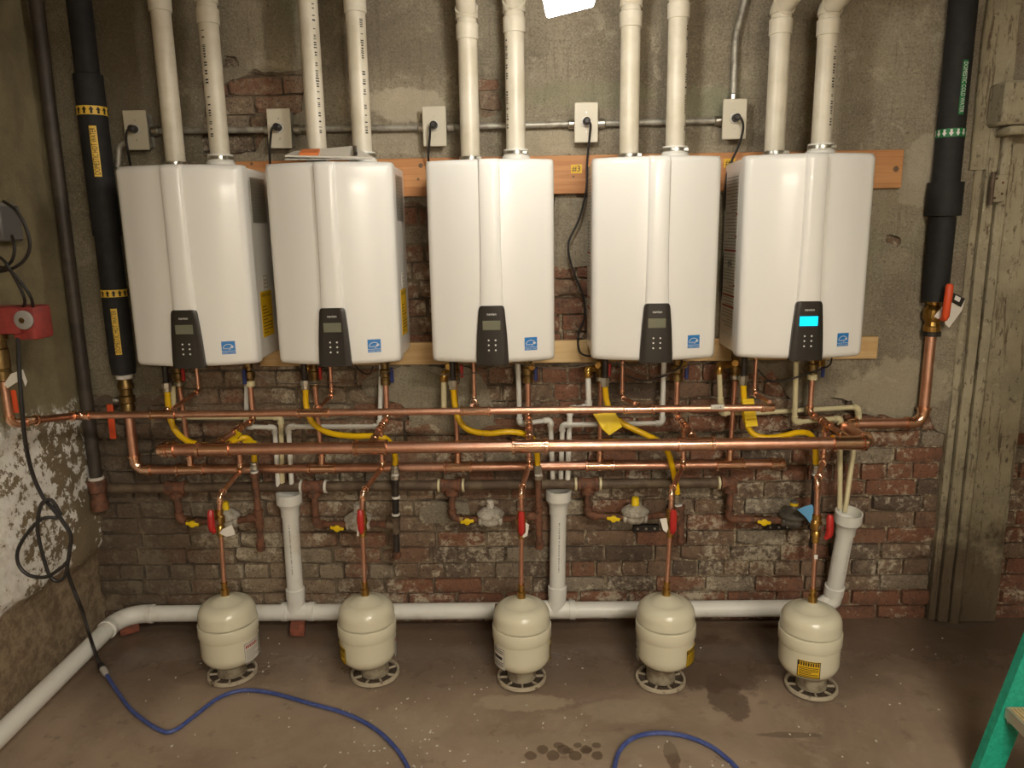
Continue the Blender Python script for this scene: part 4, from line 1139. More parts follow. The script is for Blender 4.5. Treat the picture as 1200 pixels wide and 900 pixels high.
for i in range(5):
    x = xdrop[i]; pv_ = PY(*valvep[i], YD-.01); pr_ = PY(*regp[i], YD-.03); pt = PY(*teep[i], YG)
    t = thing('gas_branch', 'rusty gas branch with yellow shutoff lever, %s of the five' % gl[i], 'pipe', (x, YD, pv_.z), 'gas branches')
    ir = IRON
    zv_ = pv_.z
    run(t, [(x, YD, zD-.03), (x, YD, zv_), (pr_.x-.045, YD-.03, pr_.z)], .0135, ir, ir, R=.022, k=1.25, bead=1.45)
    MB().lathe([(.0135, -.034), (.018, -.032), (.018, -.018), (.0145, -.016), (.0175, -.008), (.0175, .01), (.0145, .016), (.018, .018), (.018, .032), (.0135, .034)], (pv_.x, YD-.012, zv_), (1, -.05, 0), 8).build('shutoff_valve', OLDBRASS, t)
    vh = MB().box((pv_.x, YD-.04, zv_), (.055, .006, .014), .003, Matrix.Rotation(.12*(1 if i != 2 else -1), 3, 'Y')).build('yellow_lever', TAGY, t, 'yellow shutoff lever')
    MB().lathe([(.014, 0), (.014, .007), (.008, .009)], (pv_.x, YD-.036, zv_), (0, -1, 0), 12).build('lever_hub', TAGY, vh)
    MB().tube([(pr_.x+.04, YD-.03, pr_.z), (pt.x-.02, YG, pt.z)], .0135, 12).build('nipple', ir, t)
    MB().lathe([(.0135, 0), (.0185, .001), (.0185, .02), (.0135, .021)], (pt.x-.042, YG, pt.z), (1, 0, 0), 12).build('coupling', ir, t)
    # regulator
    if rg0 is None:
        rg0 = thing('gas_regulator', RGN[0], 'regulator', (0, 0, -.02), 'gas regulators')
        MB().lathe([(.014, -.05), (.022, -.046), (.022, -.036), (.017, -.034), (.028, -.016), (.028, .016), (.017, .034), (.022, .036), (.022, .046), (.014, .05)], (0, 0, 0), (1, 0, 0), 14).build('body', REGW, rg0)
        MB().lathe([(.018, .0), (.03, .012), (.054, .020), (.056, .024), (.056, .030), (.050, .036), (.030, .050), (.017, .054)], (0, 0, 0), (0, 0, 1), 22).build('diaphragm_dome', REGW, rg0)
        MB().lathe([(.016, .052), (.016, .064), (.0145, .066), (.0145, .084), (.012, .087)], (0, 0, 0), (0, 0, 1), 14).build('cap', REGW, rg0)
        rr_ = rg0
    else:
        rr_ = dup(rg0, (0, 0, 0), 0, RGN[i])
    rr_.location = V((pr_.x, YD-.03-.004, pr_.z-.02))
    regs.append(rr_)
    for ch in rr_.children:
        if i == 4: ch.data = ch.data.copy(); ch.data.materials[0] = REGG
    if i == 4:
        MB().lathe([(.0155, .067), (.0160, .0675), (.0160, .078), (.0155, .0785)], rr_.location+V((0, 0, .02)), (0, 0, 1), 14, False).build('yellow_cap_label', TAGY, rr_)
    # drip leg
    pb_ = PY(*legbot[i], YG); pt2 = PY(*legtop[i], YG)
    lm_ = BLKPIPE if i in (1, 4) else IRON
    t = thing('drip_leg', '%s vertical iron drip leg under the yellow hose of the %s' % ('black' if i in (1, 4) else 'rusty', nmh if False else names5[i]), 'pipe', (pt.x, YG, pb_.z), 'drip legs')
    MB().tube([V((pt2.x, YG, pt2.z-.015)), V((pt.x, YG, pt.z))], .0135, 12).build('upper_nipple', lm_, t)
    MB().tube([V((pt.x, YG, pt.z)), V((pb_.x, YG, pb_.z+.01))], .0135, 12).build('lower_nipple', lm_, t)
    m = MB(); m.lathe([(.0135, -.036), (.0195, -.035), (.0195, -.024), (.017, -.022), (.017, .022), (.0195, .024), (.0195, .035), (.0135, .036)], (pt.x, YG, pt.z), (0, 0, 1), 14)
    m.lathe([(.017, 0), (.017, .022), (.0195, .024), (.0195, .034)], (pt.x, YG, pt.z), (-1, 0, 0), 14); m.build('tee', lm_ if i != 1 else DIRON, t)
    MB().lathe([(.012, .022), (.0185, .021), (.0185, -.002), (.014, -.008), (.004, -.009)], (pb_.x, YG, pb_.z), (0, 0, 1), 14).build('cap', lm_ if i != 1 else IRON, t)
    MB().lathe([(.0135, .0), (.019, .001), (.019, .016), (.0135, .017)], (pt2.x, YG, pt2.z-.02), (0, 0, 1), 8).build('reducer', STEEL if i in (1, 2) else lm_, t)
    MB().lathe([(.0138, .0), (.0155, .001), (.0155, .009), (.0138, .01)], (pt2.x, YG, pt2.z-.006), (0, 0, 1), 12).build('white_tape_ring', TAGW, t)
    if i == 1:
        for vv in (584, 604):
            q_ = PY(464, vv, YG); MB().lathe([(.0138, .0), (.017, .001), (.017, .009), (.0138, .01)], q_, (0, 0, 1), 12).build('white_tape_ring', TAGW, t)
for rr_ in (regs[0], regs[3]):
    for ch in rr_.children:
        if ch.name.startswith('cap'): ch.data = ch.data.copy(); ch.data.materials[0] = TAGY; ch['label'] = 'yellow cap'
for u, v, lab in ((757, 619, 'dark steel wall bracket with three holes under the fourth gas regulator'), (912, 617, 'dark steel wall bracket under the rightmost gas regulator')):
    p = PY(u, v, -.02)
    t = thing('wall_bracket', lab, 'bracket', p)
    MB().box((p.x, -.016, p.z), (.11, .02, .03), .003).build('plate', BLKPIPE, t)
    for dx in (-.035, 0, .035): MB().lathe([(.0055, 0), (.005, .004), (.002, .005)], (p.x+dx, -.026, p.z), (0, -1, 0), 8).build('screw', STEEL, t)
hk = MB().tube(catmull([PY(177, 548, -.03), PY(177, 530, -.04), PY(181, 524, -.05), PY(190, 518, -.07)], 5), .0025, 6)
tag(hk.build('wire_hook', STEEL), 'thin bent wire hook on the bricks left of the capped thick main', 'hook')
# hoses: pixels and depth along the run
hose = [
    [(196, 458, -.17), (198, 480, -.17), (204, 502, -.18), (220, 517, -.19), (245, 522, -.2), (268, 519, -.2), (284, 513, -.19), (293, 516, -.17), (297, 528, YG), (298, 541, YG)],
    [(358, 455, -.17), (359, 476, -.17), (366, 495, -.18), (385, 507, -.19), (412, 511, -.2), (436, 511, -.2), (452, 514, -.19), (460, 524, -.16), (463, 536, YG), (463, 545, YG)],
    [(531, 455, -.17), (533, 474, -.17), (538, 492, -.18), (550, 504, -.19), (572, 508, -.2), (594, 506, -.2), (612, 508, -.19), (624, 514, -.17), (629, 528, YG), (630, 545, YG)],
    [(709, 452, -.17), (711, 470, -.17), (718, 487, -.18), (735, 499, -.19), (756, 509, -.2), (773, 518, -.19), (783, 531, -.17), (788, 548, -.16), (792, 566, YG), (794, 579, YG)],
    [(871, 450, -.17), (872, 470, -.17), (874, 492, -.18), (882, 508, -.19), (898, 513, -.2), (917, 511, -.2), (935, 507, -.19), (949, 509, -.17), (955, 522, YG), (956, 544, YG)]]
hl = ['leftmost yellow gas hose, sagging with two crumpled yellow tags', 'second yellow gas hose, sagging smoothly under the second heater', 'middle yellow gas hose, wavy under the third heater', 'fourth yellow gas hose, slanting with a big square yellow tag', 'rightmost yellow gas hose, with a ribbed yellow tag behind the thin main']
for i in range(5):
    pts = catmull([PY(u, v, y) for u, v, y in hose[i]], 6)
    t = thing('gas_hose', hl[i], 'hose', pts[-1], 'yellow gas hoses')
    rad = [.0114+.0005*math.sin(k*2.2) for k in range(len(pts))]
    MB().tube(pts, rad, 12).build('hose', HOSEY, t)
    p = pts[0]
    MB().lathe([(.013, -.004), (.0155, -.002), (.0155, .012), (.019, .014), (.019, .032), (.012, .034)], p, (0, 0, 1), 8).build('upper_nut', STEEL, t)
    MB().lathe([(.012, .03), (.012, ZB-p.z+.005)], p, (0, 0, 1), 12).build('gas_stub', BLKPIPE, t)
    q_ = PY(*nutc[i], YG)
    MB().lathe([(.013, .014), (.0155, .012), (.0155, .002), (.018, 0), (.018, -.016), (.013, -.02)], q_, (0, 0, 1), 8).build('lower_nut', STEEL, t)
    def hang(pxs, nm_='tag'):
        P4 = [PY(*q) for q in pxs]; k = len(P4); m = MB(); nn = V((0, -.002, 0))
        m.add(P4+[q+nn for q in P4], [tuple(range(k)), tuple(reversed(range(k, 2*k)))] + [(j, (j+1) % k, k+(j+1) % k, k+j) for j in range(k)])
        return m.build(nm_, TAGY, t, smooth=False)
    if i == 0:
        hang([(265, 510, -.205), (276, 504, -.22), (284, 508, -.215), (277, 515, -.205), (266, 517, -.2)])
        hang([(284, 517, -.215), (292, 514, -.22), (301, 517, -.21), (299, 525, -.2), (290, 525, -.2)])
    if i == 1: hang([(453, 513, -.2), (458, 517, -.2), (461, 523, -.19), (452, 522, -.19)])
    if i == 3:
        hang([(695, 485, -.205), (721, 483, -.205), (729, 500, -.21), (714, 510, -.22), (706, 503, -.22)])
    if i == 4:
        o = hang([(870, 468, -.20), (883, 467, -.2), (888, 499, -.215), (874, 500, -.215)])
        rbm = MB()
        for k in range(7):
            v = 470+k*4.3; rbm.tube([PY(871.5+k*.5, v, -.205-.002*k-.001), PY(883+k*.7, v-.5, -.205-.002*k-.001)], .0018, 6)
        rbm.build('ribs', TAGY, o)

# ------------------------------------------------------------------ condensate and relief lines (thin PVC)
def cline(pxs, label, mat=PVCW, r=.0100, marks=False):
    P_ = [PY(u, v, y) for u, v, y in pxs]
    t = thing('drain_tube', label, 'pipe', P_[-1])
    run(t, P_, r, mat, mat, R=.014, k=1.28, bead=1.34, sock=1.3, n=12)
    return t
Yc = -.085
FUN = [(339, 583), (654.5, 580), (993, 607)]
cline([(203, 452, -.13), (203, 478, -.13), (206, 489, Yc), (329, 489, Yc), (331, 572, -.075)], 'cream drain tube running right from under the leftmost heater into the left funnel', CPVC)
cline([(289, 434, -.06), (289, 500, -.06), (322, 501, -.06), (326, 572, -.085)], 'white drain tube dropping beside the blue lever of the leftmost heater', PVCW)
cline([(447, 428, Yc), (445, 500, Yc), (338, 500, Yc), (342, 573, -.08)], 'white drain tube running left from under the second heater into the left funnel', PVCW)
cline([(520, 446, -.13), (520, 480, -.13)], 'short cream relief stub left of the middle heater hose', CPVC, .0112)
cline([(607, 426, -.12), (609, 497, -.1), (645, 492, Yc), (648, 571, -.06)], 'white drain tube bending under the middle heater into the middle funnel', PVCW)
cline([(689, 440, -.13), (690, 477, -.13), (668, 479, Yc), (665, 571, -.07)], 'white relief tube dropping between third and fourth heaters', PVCW, .0108)
cline([(778, 424, Yc), (776, 496, Yc), (659, 498, Yc), (657, 571, -.055)], 'white drain tube running left from under the fourth heater', PVCW)
cline([(843, 436, -.13), (844, 470, -.13), (846, 484, -.1), (880, 484, -.05), (1005, 477, -.05), (1006, 488, -.05), (990, 600, -.12)], 'cream relief tube running right behind the ribbed yellow tag', CPVC)
cline([(933, 424, -.12), (931, 495, -.12), (985, 490, -.09), (984, 596, -.13)], 'white drain tube dropping under the rightmost heater into the right funnel', CPVC)
for i, (u, v) in enumerate(((520, 441), (689, 436), (843, 432))):
    p = PY(u, v, -.13)
    o = MB().tube(catmull([p+V((.0, 0, -.02)), p, p+V((.012, .01, .012)), p+V((.05, .02, .012))], 4), .0155, 12).build('brass_elbow', BRASS)
    tag(o, 'brass relief elbow on the stub beside the hose of the %s' % names5[2+i], 'fitting', 'brass relief elbows')

# floor drain line with three standpipes
RDr = .0345; YDr = -.075; zDr = .085
dm = thing('drain_pipe', 'long white drain pipe along the wall foot, turning to the viewer at left', 'pipe', (0, YDr, 0))
xl_ = -1.735
xr_ = PY(972, 712, YDr).x
MBp = [(xr_, YDr, zDr), (xl_, YDr, zDr-.008), (xl_-.005, -2.6, zDr-.045)]
run(dm, MBp, RDr, PVCW, PVCW, R=.10, k=1.12, bead=1.16, sock=.9, n=20)
cups = [(339, 586), (654.5, 583), (993.5, 608)]
bases = [(347, 706), (653, 706), (976, 700)]
DL = ['left white drain standpipe with funnel top between first and second tanks', 'middle white drain standpipe with funnel top right of the middle tank', 'right white drain standpipe with funnel top, leaning behind the rightmost tank']
for i in range(3):
    yt_ = (-.085, -.065, -.15)[i]
    top = PY(*cups[i], yt_); bot = PY(*bases[i], YDr)
    bot.z = zDr+.05
    ax = (top-bot); L = ax.length; ax.normalize()
    t = thing('drain_standpipe', DL[i], 'pipe', (bot.x, YDr, zDr), 'drain standpipes')
    MB().lathe([(.030, L-.075), (.0375, L-.07), (.0375, L-.035), (.050, L-.012), (.052, L-.010), (.052, L+.032), (.047, L+.032), (.045, L-.01), (.026, L-.03)], bot, ax, 24).build('funnel', PVCW, t)
    sp_ = MB().tube([bot+ax*.04, bot+ax*(L-.05)], .0335, 20).build('standpipe', PVCW, t)
    MB().lathe([(.034, -.01), (.039, -.008), (.0395, .035), (.034, .037)], bot+ax*.02, ax, 20).build('coupling', PVCW, t)
    wy = MB()
    wy.tube([bot+ax*.03, bot+V((0, 0, -.01)), V((bot.x-(.05 if i == 2 else .012), YDr, zDr))], RDr*1.08, 18)
    if i < 2:
        wy.lathe([(RDr, -.062), (RDr*1.17, -.061), (RDr*1.17, -.038), (RDr*1.08, -.036), (RDr*1.08, .05), (RDr*1.17, .052), (RDr*1.17, .075), (RDr, .076)], (bot.x, YDr, zDr-.002), (1, 0, 0), 20)
    wy.build('wye', PVCW, t)
    pk = MB(); r = random.Random(40+i); s = .10
    while s < L-.13:
        h = r.uniform(.002, .005); a = .1+.25*(i == 2)
        q_ = bot+ax*(L-s)
        pk.add([q_+V((math.sin(a+da)*.0342, -math.cos(a+da)*.0342, dz)) for da, dz in ((-.07, 0), (.07, 0), (.07, h), (-.07, h))], [(0, 1, 2, 3)])
        s += h+r.choice((.002, .003, .006))
    pk.build('printed_marking', GREYINK, sp_, smooth=False)['kind'] = 'stuff'
def chunk(name, label, c, size, mat, rz=0, seed=1, cat='brick'):
    m = MB().box(c, size, .006, Matrix.Rotation(rz, 3, 'Z'), 2)
    for k, v in enumerate(m.v): m.v[k] = v+V((nz(v.x, v.y, v.z, 30)*.004, nz(v.x+5, v.y, v.z, 30)*.004, nz(v.x, v.y+5, v.z, 30)*.003))
    for k, v in enumerate(m.v):
        if v.z < .003: m.v[k] = V((v.x, v.y, .001))
    return tag(m.build(name, mat), label, cat)
chunk('brick_piece', 'broken red brick propping the drain pipe under the left standpipe', (PZ(348, 738, .02).x, YDr-.02, .026), (.06, .09, .05), simple('red_brick_chunk', (140, 78, 58), .85, c2=(110, 66, 50), nscale=40, bump=.4), .2)
p = PZ(143, 745, .0)
chunk('brick_piece', 'broken red brick propping the drain pipe bend in the left corner', (p.x+.01, p.y+.04, .022), (.075, .07, .045), bpy.data.materials['red_brick_chunk'], .6)
p = PZ(580, 757, 0)
MBw = MB().box((p.x+.02, p.y+.02, .085), (.05, .03, .17), .003, Matrix.Rotation(.08, 3, 'Y'))
tag(MBw.build('wood_block', BLOCK), 'brown wooden block leaning behind the middle tank', 'block')

# ------------------------------------------------------------------ expansion tanks on closet flanges
TN = ['leftmost cream expansion tank, red and white label on its right side', 'second cream expansion tank, thin yellow label at its left edge', 'middle cream expansion tank, white label at its left edge', 'fourth cream expansion tank, yellow label at its right edge', 'rightmost cream expansion tank, yellow warning label in front']
TROT = [-91, -60, 95, 56, -20]
th0 = TT[0].z
tk = thing('expansion_tank', TN[4], 'tank', (0, 0, 0), 'cream expansion tanks')
R0 = .105; zb0 = .062; Ht = .328
def body_prof():
    p = [(.03, zb0-.01), (.06, zb0-.004)]
    for k in range(9):
        a = PI/2*k/8; p.append((.055+.050*math.sin(a), zb0+.05*(1-math.cos(a))))
    p += [(R0, .175)]
    return p
MB().lathe(body_prof()+[(R0+.0005, .196), (R0*.9, .197)], (0, 0, 0), (0, 0, 1), 40).build('lower_shell', TANK, tk)
MB().lathe([(R0-.004, .180), (R0+.003, .181), (R0+.0045, .185), (R0+.0045, .226), (R0+.003, .229), (R0-.004, .230)], (0, 0, 0), (0, 0, 1), 40, False).build('seam_band', TANK, tk)
pr2 = [(R0-.008, .225), (R0-.007, .2335), (R0+.001, .235), (R0-.001, .262)]
for k in range(1, 11):
    a = PI/2*k/10; pr2.append(((R0-.046)+.045*math.cos(a) if k < 10 else R0-.046, .262+.046*math.sin(a)))
pr2 += [(.045, .318), (.025, .325), (.016, .328), (.016, .331)]
MB().lathe(pr2, (0, 0, 0), (0, 0, 1), 40).build('upper_dome', TANK, tk, sharp=50)
def tlabel(nm_, mat, ang, hw_, z0, z1, parts):
    a0 = math.radians(ang)
    lo = cylpatch(MB(), 0, 0, R0+.0014, a0-hw_, a0+hw_, z0, z1, 8).build(nm_, mat, tk)
    for pn, pm2, rects in parts:
        m = MB()
        for (ua, ub_, va, vb_) in rects:
            A0 = a0-hw_+2*hw_*ua; A1 = a0-hw_+2*hw_*ub_; nseg = max(1, int((ub_-ua)*8))
            for k in range(nseg):
                q0 = A0+(A1-A0)*k/nseg; q1 = A0+(A1-A0)*(k+1)/nseg
                m.add([(math.sin(a)*(R0+.0022), -math.cos(a)*(R0+.0022), z0+(z1-z0)*vv) for a, vv in ((q0, va), (q1, va), (q1, vb_), (q0, vb_))], [(0, 1, 2, 3)])
        m.build(pn, pm2, lo, smooth=False)
bord = [(0, 1, 0, .05), (0, 1, .95, 1), (0, .035, 0, 1), (.965, 1, 0, 1)]
rows = lambda n, a, b, s=3: [(.08, .92-(.3*((k*s) % 4 == 1)), b-(b-a)*(k+.7)/n, b-(b-a)*(k+.25)/n) for k in range(n)]
head = [(.03+.94*k/9, .03+.94*(k+.62)/9, .72, .93) for k in range(9)]
tlabel('yellow_warning_label', YELLOW, 0, .36, .092, .155, [('label_border', BLACKINK, bord+head), ('label_print', BLACKINK, rows(6, .06, .66))])
tlabel('red_warning_label', LABELW, 160, .34, .085, .165, [('label_border', GREYINK, bord), ('label_heading', REDINK, [(.08+.84*k/7, .08+.84*(k+.7)/7, .74, .9) for k in range(7)]), ('label_print', GREYINK, rows(8, .08, .68))])
tlabel('white_data_label', LABELW, 210, .32, .085, .168, [('label_border', GREYINK, bord), ('label_print', BLACKINK, [(.15, .85, .45, .6)]+rows(2, .72, .9)+rows(3, .1, .36))])
# flange: collar and slotted ring
fl = thing('closet_flange', 'x', 'flange', (0, 0, 0), 'dirty plastic flanges under the tanks')
MB().lathe([(.050, .006), (.054, .010), (.052, .050), (.055, .054), (.055, .064), (.046, .064), (.044, .006)], (0, 0, 0), (0, 0, 1), 30).build('collar', FLCOL, fl)
MB().lathe([(.046, .001), (.048, .004), (.086, .004), (.086, .001)], (0, 0, 0), (0, 0, 1), 36).build('dirt_filled_disc', DIRT, fl)
MB().lathe([(.083, .001), (.083, .013), (.085, .0145), (.090, .0145), (.092, .013), (.0925, .001)], (0, 0, 0), (0, 0, 1), 40).build('outer_rim', FLANGE, fl)
for k in range(8):
    a = 2*PI*k/8+.2; MB().box((math.cos(a)*.069, math.sin(a)*.069, .006), (.030, .007, .009), .001, Matrix.Rotation(a, 3, 'Z')).build('rib', FLANGE, fl)
FLN = ['dirty plastic flange under the leftmost tank', 'dirty plastic flange under the second tank', 'dirty plastic flange under the middle tank', 'dirty plastic flange under the fourth tank', 'dirty plastic flange under the rightmost tank']
for i in range(5):
    p = V((TT[i].x, TY[i].y, 0)); p.x = TY[i].x*.5+TT[i].x*.5
    s = TT[i].z/.328
    o = tk if i == 0 else dup(tk, (0, 0, 0))
    o['label'] = TN[i]; o.location = V((TT[i].x, p.y, TT[i].z-.331)); o.rotation_euler = (0, 0, math.radians(TROT[i]))
    f_ = fl if i == 0 else dup(fl, (0, 0, 0))
    f_['label'] = FLN[i]; f_.location = V((p.x+(TY[i].x-TT[i].x)*.3, p.y, .001)); f_.rotation_euler = (0, 0, i*1.1)

# ------------------------------------------------------------------ left wall: black pipe, pump, cables
a = PY(42, 0, -.06); b = PY(113, 562, -.06)
bp = thing('standing_pipe', 'tall dark pipe standing in the left corner', 'pipe', (b.x, -.06, b.z))
d = (a-b).normalized(); a = b+d*((ZC-b.z)/d.z)
MB().tube([b, a], .0245, 16).build('pipe', WALLPIPE, bp)
MB().lathe([(.024, 0), (.030, .001), (.030, .012), (.024, .013)], b, d, 16).build('white_ring', TAGW, bp)
MB().lathe([(.032, 0), (.036, -.005), (.036, -.05), (.03, -.055), (.03, -.09), (.034, -.095), (.034, -.13), (.01, -.135)], b, d, 14).build('rusty_fitting', IRON, bp)

xw = XL+.05
# pump assembly stands off the left wall on the vertical copper
pp = PX(22, 378, xpump)
pu = thing('circulator_pump', 'red circulator pump with grey round face at the left edge', 'pump', (xpump, yl2, zpump))
pc_ = PY(27, 376, yl2-.0); pc_.y = yl2
px_ = PY(12, 376, yl2).x
w1 = PY(45, 376, yl2).x; w0 = PY(-40, 376, yl2).x; zt1 = PY(20, 359, yl2).z; zb1 = PY(20, 391, yl2).z
MB().box(((w0+w1)/2-.02, yl2+.02, (zt1+zb1)/2), (w1-w0-.04, .10, zt1-zb1), .012, None, 2).build('motor_housing', REDP, pu)
zp0 = PY(38, 398, yl2).z
MB().box(((PY(16, 376, yl2).x+w1)/2, yl2+.03, (zt1+zp0)/2), (w1-PY(16, 376, yl2).x, .09, zt1-zp0), .010, None, 2).build('terminal_box', REDP, pu)
fc = PY(28, 375, yl2-.032)
MB().lathe([(.030, 0), (.030, .006), (.026, .009), (.010, .009), (.009, .013), (.004, .014)], V((fc.x, yl2-.03, fc.z)), (0, -1, 0), 24).build('grey_face', simple('pump_face_grey', (150, 146, 142), .5), pu)
MB().lathe([(.009, 0), (.009, .004)], V((fc.x, yl2-.040, fc.z)), (0, -1, 0), 12).build('face_screw', OLDBRASS, pu)
MB().lathe([(.022, 0), (.032, -.004), (.032, -.03), (.024, -.034), (.024, -.055), (.028, -.06), (.028, -.12), (.022, -.125), (.026, -.13), (.026, -.16), (.018, -.165)], (xpump, yl2, zb1+.01), (0, 0, 1), 16).build('brass_flange_valve', OLDBRASS, pu)
MB().lathe([(.02, 0), (.03, .004), (.03, .03), (.02, .034), (.018, .9)], (xpump-.03, yl2+.02, zt1-.01), (0, 0, 1), 14).build('upper_pipe', COPPER, pu)
a = PY(17, 457, yl2-.03); b = PY(18, 484, yl2-.03)
MB().box(((a.x+b.x)/2, yl2-.03, (a.z+b.z)/2), (.016, .007, a.z-b.z), .003, None, 2).build('orange_lever', ORANGE, pu, 'orange lever handle')
loose_tag([(5, 450), (13, 438), (27, 433), (32, 447), (30, 453), (27, 444), (18, 449), (9, 455)], yl2-.035, TAGW, 'white curled tag on the valve under the red pump')
# small grey box higher on the left wall
gb = PX(4, 262, XL+.06)
g = thing('control_box', 'small grey box with cables at the left edge above the red pump', 'box', (gb.x, gb.y, gb.z-.06))
MB().box((gb.x, gb.y, gb.z), (.06, .11, .12), .006).build('box_body', simple('blue_grey_box', (104, 102, 100), .5), g)
MB().box((gb.x+.02, gb.y, gb.z+.063), (.03, .05, .012), .004).build('box_cap', GREYINK, g)
def cord(name, pxs, r, mat, label, cat='cable', per=7, n=8, parts=None):
    pts = catmull([PY(*q) if len(q) == 3 else V(q[3:]) for q in pxs], per)
    t = thing(name, label, cat, pts[-1])
    MB().tube(pts, r, n).build('cable', mat, t); return t, pts
yw = yl2-.03
cord('cable', [(4, 236, yw), (18, 246, yw-.02), (30, 266, yw-.02), (35, 288, yw-.02), (29, 304, yw-.02), (16, 314, yw-.02), (2, 318, yw)], .005, BLACKC, 'black cable curling out of the grey box, outer loop')
cord('cable', [(14, 276, yw), (17, 290, yw-.02), (14, 305, yw-.02), (4, 315, yw), (-6, 322, yw)], .0048, BLACKC, 'black cable under the grey box, inner short bend')
cord('cable', [(-8, 296, yw), (5, 306, yw-.03), (14, 320, yw-.03), (24, 338, yw-.02), (29, 352, yw-.01), (27, 361, yl2)], .0048, BLACKC, 'black cable dropping into the red pump, left strand')
cord('cable', [(-6, 312, yw), (10, 316, yw-.035), (24, 330, yw-.03), (36, 348, yw-.02), (39, 361, yl2)], .0048, BLACKC, 'black cable dropping into the red pump, right strand')
dc, pts = cord('cable', [(21, 396, yl2-.01), (23, 440, yl2-.055), (26, 480, yl2-.075), (30, 520, yl2-.07), (38, 555, yl2-.05), (50, 582, yl2-.05), (62, 596, yl2-.06), (74, 612, yl2-.06), (83, 628, yl2-.06), (81, 650, yl2-.06), (79, 668, yl2-.06), (86, 690, yl2-.05), (96, 715, yl2-.03), (103, 738, PZ(103, 738, .145).y), (109, 757, PZ(109, 757, .10).y), (114, 771, PZ(114, 771, .05).y), (117.5, 779, PZ(117.5, 779, .022).y)], .0065, BLACKC, 'long black cable hanging from the red pump down to the blue cord')
cord('cable', [(72, 604, yl2-.05), (60, 586, yl2-.05), (48, 592, yl2-.07), (44, 620, yl2-.08), (50, 650, yl2-.08), (58, 674, yl2-.08), (68, 681, yl2-.075), (77, 672, yl2-.07), (82, 640, yl2-.065)], .006, BLACKC, 'black cable coil on the whitewash, narrow tall loop')
cord('cable', [(73, 607, yl2-.05), (50, 608, yl2-.07), (32, 625, yl2-.085), (21, 645, yl2-.09), (22, 662, yl2-.09), (34, 674, yl2-.09), (54, 676, yl2-.085), (72, 665, yl2-.075), (79, 658, yl2-.07)], .006, BLACKC, 'black cable coil on the whitewash, wide round loop')
pe = pts[-1]
def fz(u, v, h=.008):
    return PZ(u, v, h)
cz = [pe, PZ(125, 791, .018), PZ(138, 811, .008), PZ(156, 834, .008), PZ(186, 855, .008), PZ(204, 856, .008), PZ(228, 839, .008), PZ(256, 818, .008), PZ(284, 809, .008), PZ(318, 812, .008), PZ(362, 824, .008), PZ(404, 836, .008), PZ(438, 853, .008), PZ(464, 877, .008), PZ(479, 902, .008), PZ(484, 930, .008)]
t = thing('extension_cord', 'blue extension cord curving over the floor at left, plugged to the black cable', 'cord', cz[3])
bl_ = catmull(cz, 7)
MB().tube(bl_[6:], .0072, 8).build('cable', BLUEC, t)
d = (bl_[8]-bl_[0]).normalized()
MB().tube([bl_[0]-d*.02, bl_[0], bl_[0]+d*.004, bl_[0]+d*.035, bl_[0]+d*.037], [.0075, .010, .0135, .0135, .010], 10).build('black_plug', BLACKC, t)
MB().tube([bl_[0]+d*.036, bl_[0]+d*.038, bl_[0]+d*.075, bl_[0]+d*.09], [.011, .0135, .0125, .008], 10).build('clear_connector', simple('milky_connector', (170, 164, 156), .3), t)
cz2 = [PZ(716, 930, .008), PZ(720, 900, .008), PZ(726, 880, .008), PZ(742, 865, .008), PZ(768, 859, .008), PZ(800, 862, .008), PZ(830, 873, .008), PZ(852, 889, .008), PZ(866, 904, .008), PZ(880, 930, .008)]
MBc = MB().tube(catmull(cz2, 7), .0075, 8)
tag(MBc.build('extension_cord', BLUEC), 'blue extension cord loop on the floor at the bottom centre right', 'cord')

# ------------------------------------------------------------------ power cords, communication cables
PC = [
    ([(154, 152, -.1), (149, 153, -.11), (148, 164, -.1), (150, 178, -.09), (153, 195, -.05)], 'short black power cord from the leftmost outlet box'),
    ([(325, 151, -.1), (319, 150, -.115), (317, 163, -.1), (316, 180, -.09), (317, 200, -.05)], 'short black power cord from the second outlet box'),
    ([(507, 148, -.1), (504.5, 149, -.115), (503.5, 163, -.1), (502, 182, -.09), (503, 200, -.05)], 'short black power cord from the middle outlet box'),
    ([(688, 143, -.1), (692, 145, -.115), (691, 160, -.09), (688, 190, -.07), (687, 222, -.07), (679, 256, -.06), (666, 287, -.06), (672, 318, -.06), (683, 345, -.06), (685.5, 370, -.06), (678, 392, -.06), (679, 411, -.06), (688, 417, -.08), (700, 415, -.1)], 'long black power cord snaking down between third and fourth heaters'),
    ([(862, 137, -.1), (868, 138, -.115), (871, 150, -.1), (866, 170, -.08), (856, 192, -.06), (851, 210, -.06), (850, 240, -.06), (853.5, 265, -.06), (849, 295, -.06), (846, 330, -.06), (848, 372, -.06)], 'black power cord from the rightmost outlet box behind the rightmost heater')]
for i, (pxs, lab) in enumerate(PC):
    t, pts = cord('power_cord', pxs, .0042, BLACKC, lab, 'cord')
    t['group'] = 'power cords of the heaters'
    p = jp[i]+V((0, 0, .002))
    MB().lathe([(.008, -.038), (.013, -.034), (.0145, -.012), (.0135, -.004)], V((p.x, -.080, p.z)), (0, 1, 0), 12).build('plug', BLACKC, t)
